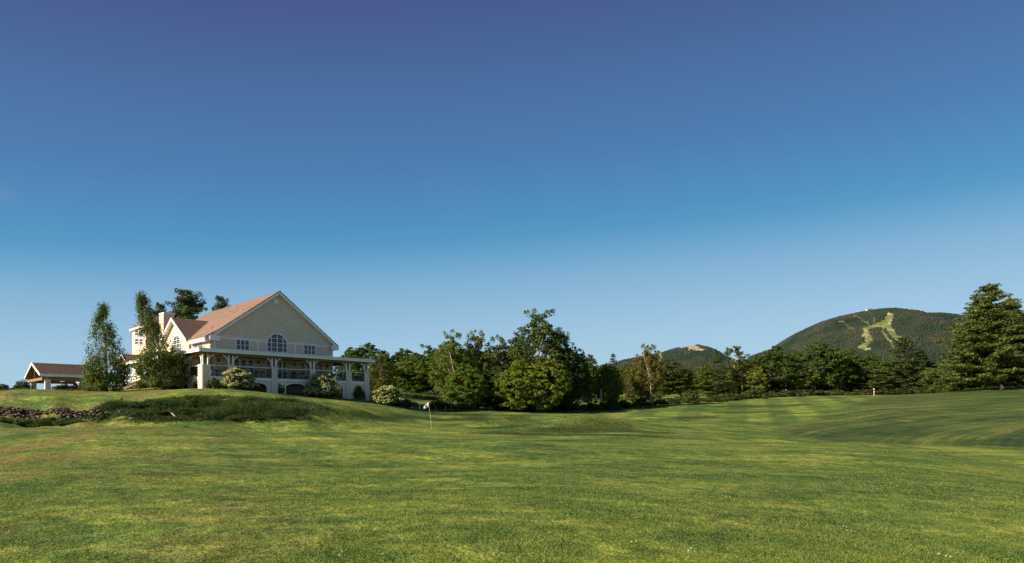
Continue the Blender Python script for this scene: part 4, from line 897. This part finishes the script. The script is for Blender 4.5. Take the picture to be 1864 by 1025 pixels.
BACKL = ['filling the copse behind the feathery birch', 'filling the copse left of its tallest tree', 'filling the copse close behind its tallest tree', 'behind the veranda end', 'behind the olive loose tree', 'behind the broad bright maple', 'behind the leaning birch', 'behind the feathery birch', 'behind the small spruce tip', 'behind the tallest tree left side', 'behind the tallest tree right side', 'behind the right end of the copse', 'behind the yellow green tree', 'behind the slim olive birch', 'behind the brownish birch', 'behind the layered pine', 'behind the brown leaved tree', 'behind the fresh green pine', 'behind the bare trunk poplar', 'behind the bright birch', 'between the two big dark maples', 'right behind the largest dark maple', 'below the left ski run', 'behind the low layered pine', 'right of the dark spruces', 'over the low bushy tree', 'behind the big pine trunk', 'behind the leaning pine stem']
def limbs_of(px, Y, pts, rad, host):
    o_ = host.matrix_basis.translation if False else host.location
    b = MB(); q = [P(a, c, Y) - np.array([o_[0], o_[1], o_[2]]) for a, c in pts]; S_i = [1/host.scale[k] for k in range(3)]
    ca_, sa_ = math.cos(-host.rotation_euler[2]), math.sin(-host.rotation_euler[2])
    q = [((x*ca_-y*sa_)*S_i[0], (x*sa_+y*ca_)*S_i[1], z*S_i[2]) for x, y, z in q]
    b.tube(q, list(np.linspace(rad, rad*.4, len(q))), 6); b.build('limb', M['birchbark'], host)
HOST = {o.get('label'): o for o in C.objects if o.parent is None and o.get('label')}
H_ = lambda k: next(o for l, o in HOST.items() if k in l)
limbs_of(822, 80.5, [(838, 744), (832, 710), (827, 682), (822, 655), (818, 640)], .13, H_('leaning birch'))
limbs_of(980, 82.5, [(990, 745), (988, 715), (984, 690), (978, 668), (975, 655)], .15, H_('tallest tree of the copse'))
limbs_of(980, 82.5, [(984, 690), (968, 660), (964, 652)], .1, H_('tallest tree of the copse'))
limbs_of(1181, 93, [(1186, 735), (1184, 700), (1180, 675), (1174, 655), (1170, 640)], .13, H_('brownish birch'))
limbs_of(1350, 131, [(1351, 724), (1351, 700), (1349, 680)], .16, H_('olive birch below the poplar'))
limbs_of(866, 82.5, [(870, 745), (868, 715), (872, 690)], .1, H_('tall feathery birch'))
back = [(858, 100, 634), (900, 104, 632), (938, 100, 634), (705, 150, 650), (745, 152, 650), (790, 150, 645), (840, 150, 640), (885, 152, 640), (930, 150, 640), (1020, 150, 645), (1060, 155, 655), (1100, 160, 664), (1140, 165, 668), (1175, 168, 672), (1212, 172, 672), (1245, 170, 675), (1275, 172, 674), (1305, 175, 672), (1340, 172, 668), (1375, 176, 660), (1435, 178, 652), (1515, 180, 648), (1560, 182, 652), (1620, 185, 660), (1700, 186, 668), (1745, 186, 672), (1790, 180, 672), (1840, 180, 670)]
for k, (px, Y, top) in enumerate(back):
    plant('background_tree', ('maple0', 'spruce0', 'maple1', 'birch1', 'maple2')[k % 5], px, Y, top, (78, 56, 78, 70, 80)[k % 5], 'dark back row tree ' + BACKL[k], 'tree', 'back row of dark trees', D)
# far-off wood that closes the gaps behind the tree line
r = np.random.default_rng(77); Vs = []
for k in range(420):
    px = r.uniform(600, 1900); Y = r.uniform(192, 235); x = (px-CX)/F*Y; g = G(x, Y); hh = (EYE + (HY-np.interp(px, [600, 1100, 1300, 1450, 1700, 1900], [690, 690, 686, 662, 680, 690]))/F*Y - g)*r.uniform(.45, 1.0)
    for zz_ in np.arange(.6, hh, 2.6): Vs.append(clump(np.array([x, Y, g+zz_])+r.normal(size=3)*.5, (3.0, 2.2, 1.9), 45, .8, r))
o = ob('woodland', cardmesh('woodland', Vs, M['maple'])); o.color = (.7, .8, .7, 1); tag(o, kind='stuff')
# undergrowth at the foot of the tree line
und = [(800, 82, 722, 60), (840, 81, 728, 44), (880, 83, 722, 60), (925, 84, 722, 64), (965, 86, 726, 60), (1005, 88, 730, 60), (1040, 88, 726, 60), (1080, 88, 728, 50), (1110, 88, 722, 44), (1140, 93, 722, 52), (1168, 96, 716, 40), (1200, 98, 724, 40),
       (1250, 108, 700, 50), (1222, 104, 722, 40), (1262, 106, 721, 44), (1300, 110, 716, 50), (1335, 118, 712, 44), (1370, 124, 706, 50), (1405, 130, 708, 50), (1440, 130, 704, 46), (1480, 134, 706, 56), (1525, 136, 704, 50), (1570, 138, 704, 50), (1625, 138, 704, 60), (1670, 136, 700, 60), (1715, 130, 697, 56), (1750, 126, 694, 50), (680, 92, 706, 40), (650, 96, 712, 60), (625, 92, 708, 50)]
ords = ['at the left foot of the copse', 'beside the forked trunk of the copse', 'under the feathery birch', 'left of the small tee sign', 'right of the small tee sign', 'below the tallest tree', 'in deep shade under the copse', 'at the right end of the copse', 'below the pale split trunk', 'between the pale trunk and the brown birch', 'at the foot of the brownish birch', 'right of the brownish birch', 'standing alone as a round ball on the far grass', 'starting the low hedge', 'in the middle of the low hedge', 'ending the low hedge', 'under the bare trunk poplar', 'below the bright birch', 'at the foot of the first dark maple', 'between the first two dark maples', 'at the foot of the largest dark maple', 'right of the largest dark maple', 'left of the striped stake', 'right of the striped stake', 'below the dark spruces', 'under the low bushy trees', 'beneath the left boughs of the big pine', 'right of the veranda end', 'seen through the small round arch', 'seen through the fourth bay arch']
for k, ((px, Y, top, wp), lb) in enumerate(zip(und, ords)):
    plant('undergrowth_shrub', f'bush{k%3}', px, Y, top, wp, f'green shrub {lb}', 'shrub', 'shrubs along the foot of the tree line', random.choice([D, OL, (1, 1.1, .8)]))
# twin-tufted poplar with a bare trunk
p = onground(1336, 131); e = empty('bare_trunk_poplar', p); tag(e, 'slim bare trunk poplar with two tufts above the tree line', 'poplar tree')
k_ = 131/F; b = MB(); H_ = EYE+(HY-632)*k_-p[2]
b.tube([(0, 0, -.3), (.1, 0, H_*.6), (-.2, 0, H_*.75), (-11*k_, 0, H_*.93)], [.13, .1, .08, .04], 7); b.tube([(0, 0, H_*.62), (.5, 0, H_*.8), (8*k_, 0, H_*.96)], [.07, .05, .03], 6); b.build('trunk', M['birchbark'], e)
Vs = []; r = np.random.default_rng(3)
for (cx_, cy_, rr) in ((-12, 641, 7), (-8, 637, 6), (-15, 643, 5), (7, 638, 7), (4, 633, 4), (12, 643, 6), (8, 645, 6), (-3, 660, 5), (6, 668, 8), (-7, 675, 9), (0, 685, 11), (5, 696, 12), (-6, 705, 12), (4, 714, 12)):
    z = EYE+(HY-cy_)*k_-p[2]
    for _ in range(4): Vs.append(clump(np.array([cx_*k_, 0, z])+r.normal(size=3)*rr*k_*.4, (rr*k_*.5,)*3, 60, .16, r))
c = ob('crown', cardmesh('crown', Vs, M['birch']), e); c.color = (.8, .95, .85, 1)
PN = (1.25, 1.25, .95)
plant('white_pine', 'hero0', 1800, 106, 517, 196, 'big yellow green pine with layered boughs on the right crest', 'pine tree', 'pines on the right crest', PN, rz=.4)
plant('white_pine', 'hero1', 1838, 109, 541, 120, 'second stem of pine leaning out right of the big pine', 'pine tree', 'pines on the right crest', PN, rz=2.2)
plant('white_pine', 'hero1', 1880, 104, 562, 110, 'pine cut by the right edge of the photograph', 'pine tree', 'pines on the right crest', PN, rz=4)
plant('white_pine', 'hero1', 1768, 109, 596, 118, 'low leftmost pine with boughs spreading over the lawn', 'pine tree', 'pines on the right crest', (1.05, 1.1, .9), rz=1)
p = onground(1823, 103); b = MB(); b.tube([(0, 0, -.2), (.05, 0, .6), (-.1, 0, 1.1)], [.3, .24, .12], 8); o = b.build('tree_stump', varied('torn_bark', (.3, .17, .12), (.18, .1, .07), 3)); o.location = p; tag(o, 'reddish torn stump at the foot of the big pine', 'stump')

# ---------------------------------------------------------------- golf things
p = onground(786, 43.6); fl = empty('golf_flag', p); tag(fl, 'yellow flagstick with a white flag standing on the green', 'flagstick')
top = P(779.5, 731.5, 43.6) - p; b = MB(); b.tube([(0, 0, -.1), (top[0]*.5+.03, 0, top[2]*.5), (top[0], 0, top[2])], .011, 8); b.build('pole', M['yellow'], fl)
b = MB(); n = 8
fx = lambda t, s: (top[0] - t*.36 + .0, .05*math.sin(5*t+s*2), top[2]-.02 - s*.42*(1-.25*t) - t*.34*(1-s*.45))
vs_ = [fx(i/n, j/4) for i in range(n+1) for j in range(5)]
vs2 = [(x, y+.008, z) for x, y, z in vs_]; m_ = len(vs_)
fs = [(i*5+j, (i+1)*5+j, (i+1)*5+j+1, i*5+j+1) for i in range(n) for j in range(4)]
b.add(vs_+vs2, fs+[tuple(q+m_ for q in f[::-1]) for f in fs]); cl = b.build('flag', M['flag'], fl)
b = MB(); cxx, czz = top[0]-.15, top[2]-.36
b.add([(cxx+.1*math.cos(t), -.06, czz+.1*math.sin(t)) for t in np.linspace(0, 6.28, 11)[:-1]]+[(cxx+.1*math.cos(t), -.055, czz+.1*math.sin(t)) for t in np.linspace(0, 6.28, 11)[:-1]], [tuple(range(10)), tuple(range(19, 9, -1))]+[(i, (i+1)%10, (i+1)%10+10, i+10) for i in range(10)]); b.build('emblem', M['maroon'], cl)
hm = MB(); hm.tube([(0, 0, -.05), (0, 0, .012)], [.06, .06], 12); hm.build('cup', M['white'], fl)
# boundary posts
white = [(690, 69), (702, 70), (716, 71), (729, 72), (739, 73), (750, 74), (764, 75)]
darkp = [(793, 77), (811, 78), (822, 79), (835, 80), (850, 80.5), (862, 81), (880, 81.5)]
ow = ['leftmost', 'second', 'third', 'fourth', 'fifth', 'sixth', 'last']
for lst, c, mm in ((white, 'pale', 'trim'), (darkp, 'dark', 'wood')):
    pm = MB(); pm.tube([(0, 0, -.1), (0, 0, .52), (0, 0, .58)], [.07, .07, .04], 8); pm = pm.mesh('boundary_post', M[mm])
    for k, (px, Y) in enumerate(lst):
        o = ob('boundary_post', pm); o.location = onground(px, Y); where = 'running down from the flowering bush' if c == 'pale' else 'on the slope right of the flag'
        tag(o, f'{ow[k]} of the short {c} wooden posts {where}', 'post', 'short posts along the slope')
# tee sign with two white panels
p = onground(949.5, 83.5); ts = empty('tee_sign', p); tag(ts, 'small double white tee sign on legs before the copse', 'sign')
MB().box((-.03, -.03, 0), (.03, .03, .3)).build('leg', M['dark'], ts)
for s in (-1, 1): MB().box((s*.2-.15, -.03, .3), (s*.2+.15, .03, .72)).build('panel', M['white'], ts)
# striped stake on the crest
p = onground(1591, 134); st = empty('striped_stake', p); tag(st, 'red and white striped distance stake on the far crest', 'stake')
for k in range(5): MB().box((-.07, -.07, k*.34-.02), (.07, .07, (k+1)*.34-.02)).build('band', M['white' if k % 2 == 0 else 'red'], st)
# bent red and white stake by the large maple, pale tree trunk
p = onground(1437, 131); st = empty('bent_stake', p); tag(st, 'bent pale stake with a red tip leaning by the dark maples', 'stake'); b = MB(); b.bar((0, 0, 0), (0, 0, .9), .12); b.build('post', M['red'], st); b = MB(); b.bar((0, 0, .85), (-.9, 0, 1.6), .12); b.build('arm', M['trim'], st)
p = onground(1094, 89); b = MB(); b.tube([(0, 0, -.2), (.05, 0, 1.6), (-.1, 0, 2.8), (.1, 0, 3.4)], [.22, .2, .16, .06], 8); o = b.build('pale_trunk', M['birchbark']); o.location = p; tag(o, 'pale split trunk standing at the edge of the yellow green tree', 'trunk')

# ---------------------------------------------------------------- hills with forest
def skyline(pts, Yr): a = np.array(pts, float); return (a[:, 0]-CX)/F*Yr, (HY-a[:, 1])/F*Yr
HILLS = [
 dict(name='mountain', Y=1850, D=620, pts=[(1180,705),(1330,676),(1380,652),(1405,638),(1425,625),(1440,613),(1470,595),(1500,581),(1530,572),(1560,566),(1580,564),(1600,564),(1612,566),(1624,573),(1640,569),(1670,571),(1700,575),(1720,581),(1738,592),(1756,604),(1780,622),(1830,645),(1900,665),(2050,700)], sub=5, ridge=.25),
 dict(name='small_hill', Y=1350, D=420, pts=[(900,715),(1040,690),(1080,672),(1130,652),(1160,645),(1200,638),(1222,631),(1240,626),(1256,624),(1268,628),(1290,642),(1320,652),(1350,658),(1390,664),(1440,690),(1520,715)], sub=4, ridge=.2),
 dict(name='shoulder_hill', Y=1600, D=300, pts=[(1300,700),(1345,664),(1372,642),(1395,634),(1430,634),(1460,650),(1520,690)], sub=4, ridge=.2)]
S_ = lambda pts: [(1400+x/5.178, 550+y/5.178) for x, y in pts]
RUNS = [(S_([(1150,115),(1125,140),(1085,175),(1030,215),(960,235),(905,255)]), 4.0), (S_([(1145,125),(1120,170),(1105,210),(1130,250),(1165,290),(1200,330),(1230,345)]), 6.5), (S_([(1070,200),(1080,230)]), 4.8), (S_([(905,255),(915,290),(930,320),(945,345),(930,370)]), 6.2), (S_([(890,300),(880,315)]), 3.3), (S_([(930,370),(905,400),(860,418)]), 4.3), (S_([(860,420),(910,440),(955,445)]), 3.0),
 (S_([(1060,225),(1070,280),(1100,320),(1140,360),(1160,395),(1180,430)]), 2.3), (S_([(1240,330),(1290,365),(1345,415)]), 2.3), (S_([(940,85),(965,110),(975,150),(1000,190)]), 1.0), (S_([(1010,85),(1040,130)]), 0.6), (S_([(985,150),(990,190)]), 1.6),
 (S_([(790,130),(825,125),(860,150),(885,180),(925,190),(945,215)]), 1.5), (S_([(660,182),(700,180),(730,215),(755,240),(795,245)]), 1.5)]
ROCKS = [([(1206,636),(1225,631),(1240,630),(1258,628),(1272,634)], 4.2), ([(1200,644),(1202,655)], 4.0), ([(1256,634),(1278,636)], 3.5), ([(1148,650),(1156,648)], 2)]
def instroke(px, py, strokes, k=1.0):
    hit = np.zeros(len(px), bool)
    for pts, rad in strokes:
        for (x0, y0), (x1, y1) in zip(pts[:-1], pts[1:]):
            dx, dy = x1-x0, y1-y0; t = np.clip(((px-x0)*dx+(py-y0)*dy)/(dx*dx+dy*dy+1e-9), 0, 1); hit |= np.hypot(px-x0-t*dx, (py-y0-t*dy)*1.15) < rad*k*(1+.25*np.sin(px*1.7+py*1.1))
    return hit
def clearing(name):
    m = mat(name, (.12, .13, .04), .95, .05); v = objco(m)
    c = ramp(m, noise(m, v, .035, 4, .7), [(.4, (.09, .115, .038)), (.54, (.15, .16, .06)), (.66, (.36, .3, .19))])
    L(m, c, bsdf(m).inputs['Base Color']); return m
M['run'] = clearing('ski_run_grass')
M['rockhill'] = varied('pink_rock', (.09, .11, .04), (.42, .31, .23), .09, .95, .05, 0)
M['forestfloor'] = varied('forest_floor', (.02, .028, .014), (.045, .045, .025), .05)
def forestmat():
    m = mat('forest_leaves', (.03, .04, .015), .9, .05); v = objco(m); g = N(m, 'ShaderNodeNewGeometry')
    c = ramp(m, noise(m, v, .012, 5, .65), [(.35, (.014, .026, .018)), (.5, (.024, .036, .023)), (.66, (.042, .043, .03))])
    c = mixc(m, 1, c, ramp(m, g.outputs['Random Per Island'], [(0, (.75, .78, .75)), (1, (1.25, 1.22, 1.18))]), 'MULTIPLY'); L(m, c, bsdf(m).inputs['Base Color']); return m
M['forest'] = forestmat()
FP = np.array([(math.cos(a), math.sin(a), 0) for a in np.linspace(0, 6.283, 6)[:-1]] + [(.75*math.cos(a+.6), .75*math.sin(a+.6), .7) for a in np.linspace(0, 6.283, 6)[:-1]] + [(0, 0, 1.05)])
FF = [(i, (i+1) % 5, 5+i) for i in range(5)] + [((i+1) % 5, 5+(i+1) % 5, 5+i) for i in range(5)] + [(5+i, 5+(i+1) % 5, 10) for i in range(5)]
for h in HILLS:
    hx, hz = skyline(h['pts'], h['Y']); treeh = 6.5
    def hz_fn(x, y, h=h, hx=hx, hz=hz):
        q = np.interp(x*h['Y']/np.maximum(y, 1)*0+x, hx, np.maximum(hz-treeh, 0)); sm = q
        d = (y-h['Y']); t = np.clip(1-np.abs(d)/h['D'], 0, 1); prof = np.sin(t*math.pi/2)**1.25
        n_ = vnoise(x, y*.35, 120, 31)*34*t*(1-t)*2 + vnoise(x, y, 42, 32)*7*(1-t)*t*3
        return sm*prof + n_*np.clip(sm/60, 0, 1)
    X = np.arange(hx.min(), hx.max(), 5.0); Y = np.arange(h['Y']-h['D'], h['Y']+h['D']*.5, 5.0); XX, YY = np.meshgrid(X, Y); ZZ = hz_fn(XX, YY)+EYE-1.5
    nx, ny = len(X), len(Y); ii = (np.arange(ny-1)[:, None]*nx + np.arange(nx-1)[None]).ravel()
    fx_, fy_, fz_ = XX.ravel()[ii]+2.5, YY.ravel()[ii]+2.5, ZZ.ravel()[ii]
    open_ = instroke(CX+fx_/fy_*F, HY-(fz_+2.5-EYE)/fy_*F, RUNS if h['name'] == 'mountain' else ROCKS, 1.12)
    me = npmesh(h['name'], np.c_[XX.ravel(), YY.ravel(), ZZ.ravel()], np.c_[ii, ii+1, ii+nx+1, ii+nx], None, True, [M['forestfloor'], M['rockhill'] if h['name'] == 'small_hill' else M['run']], open_.astype(int)); tag(ob(h['name'], me), {'mountain': 'forested mountain with ski runs', 'small_hill': 'low forested hill with a rocky top', 'shoulder_hill': 'low wooded shoulder left of the mountain'}[h['name']], kind='structure')
    sp = 4.8 if h['name'] == 'mountain' else 4.2
    X = np.arange(hx.min(), hx.max(), sp); Y = np.arange(h['Y']-h['D'], h['Y']+25, sp*1.1); XX, YY = np.meshgrid(X, Y); x = XX.ravel()+rng.uniform(-sp, sp, XX.size)*.5; y = YY.ravel()+rng.uniform(-sp, sp, XX.size)*.5
    z = hz_fn(x, y)+EYE-1.5; px, py = CX+x/y*F, HY-(z+1-EYE)/y*F
    keep = (z > 6) & (px < 1980) & (px > 1020) & ~instroke(px, py, RUNS if h['name'] == 'mountain' else ROCKS) & (rng.random(len(x)) > .01)
    x, y, z = x[keep], y[keep], z[keep]; n = len(x); print(h['name'], n)
    rad = rng.uniform(3.9, 5.6, n)*sp/6.2; hh = rad*rng.uniform(.8, 1.2, n); an = rng.uniform(0, 6.28, n); ca, sa_ = np.cos(an), np.sin(an)
    W_ = FP[None]*np.stack([rad, rad, hh], -1)[:, None]; W_ = W_*rng.uniform(.85, 1.15, W_.shape); rx = W_[..., 0]*ca[:, None]-W_[..., 1]*sa_[:, None]; ry = W_[..., 0]*sa_[:, None]+W_[..., 1]*ca[:, None]
    Vv = np.stack([rx+x[:, None], ry+y[:, None], W_[..., 2]+z[:, None]-1], -1).reshape(-1, 3); Ff = (np.array(FF)[None]+np.arange(n)[:, None, None]*len(FP)).reshape(-1, 3)
    tag(ob('forest', npmesh('forest', Vv, Ff, M['forest'])), kind='stuff')
    h['fn'] = hz_fn
mf = HILLS[0]['fn']
def onhill(px, Y): x = (px-CX)/F*Y; return np.array([x, Y, float(mf(np.array([x]), np.array([float(Y)]))[0])+EYE-1.5])
def mast(px, top, m, label, wd, bands=False):
    p = onhill(px, 1850); H_ = EYE+(HY-top)/F*1850-p[2]; e = empty('radio_mast', p); tag(e, label, 'radio mast', 'masts on the summit')
    k = 6 if bands else 1
    for i in range(k):
        b = MB(); z0, z1 = H_*i/k, H_*(i+1)/k
        for a in range(3): an = a*2.094; b.bar((wd*math.cos(an), wd*math.sin(an), z0), (wd*math.cos(an), wd*math.sin(an), z1), .5)
        for q in range(4):
            zq = z0+(z1-z0)*q/4
            for a in range(3): a0, a1 = a*2.094, (a+1)*2.094; b.bar((wd*math.cos(a0), wd*math.sin(a0), zq), (wd*math.cos(a1), wd*math.sin(a1), zq+(z1-z0)/4), .35)
        b.build('lattice_section', (M['red'] if i % 2 == 0 else M['white']) if bands else m, e)
mast(1550.5, 553, M['steel'], 'thin grey radio mast left of the red and white one', .5); mast(1561, 555.5, M['red'], 'red and white radio mast on the mountain summit', 1.1, True)
p = onhill(1582, 1846); e = empty('summit_lodge', p + np.array([0, 0, 3])); tag(e, 'tiny white lift station on the mountain summit', 'lodge')
MB().box((-9, -4, -4), (9, 4, 5)).build('wall', M['white'], e); MB().prism([(-10.5, -5, 5), (10.5, -5, 5), (7, -5, 8.5), (-7, -5, 8.5)], (0, 10, 0)).build('roof', M['steel'], e); MB().box((-7, -4.3, 1), (7, -4.02, 3.6)).build('window', M['glass'], e)
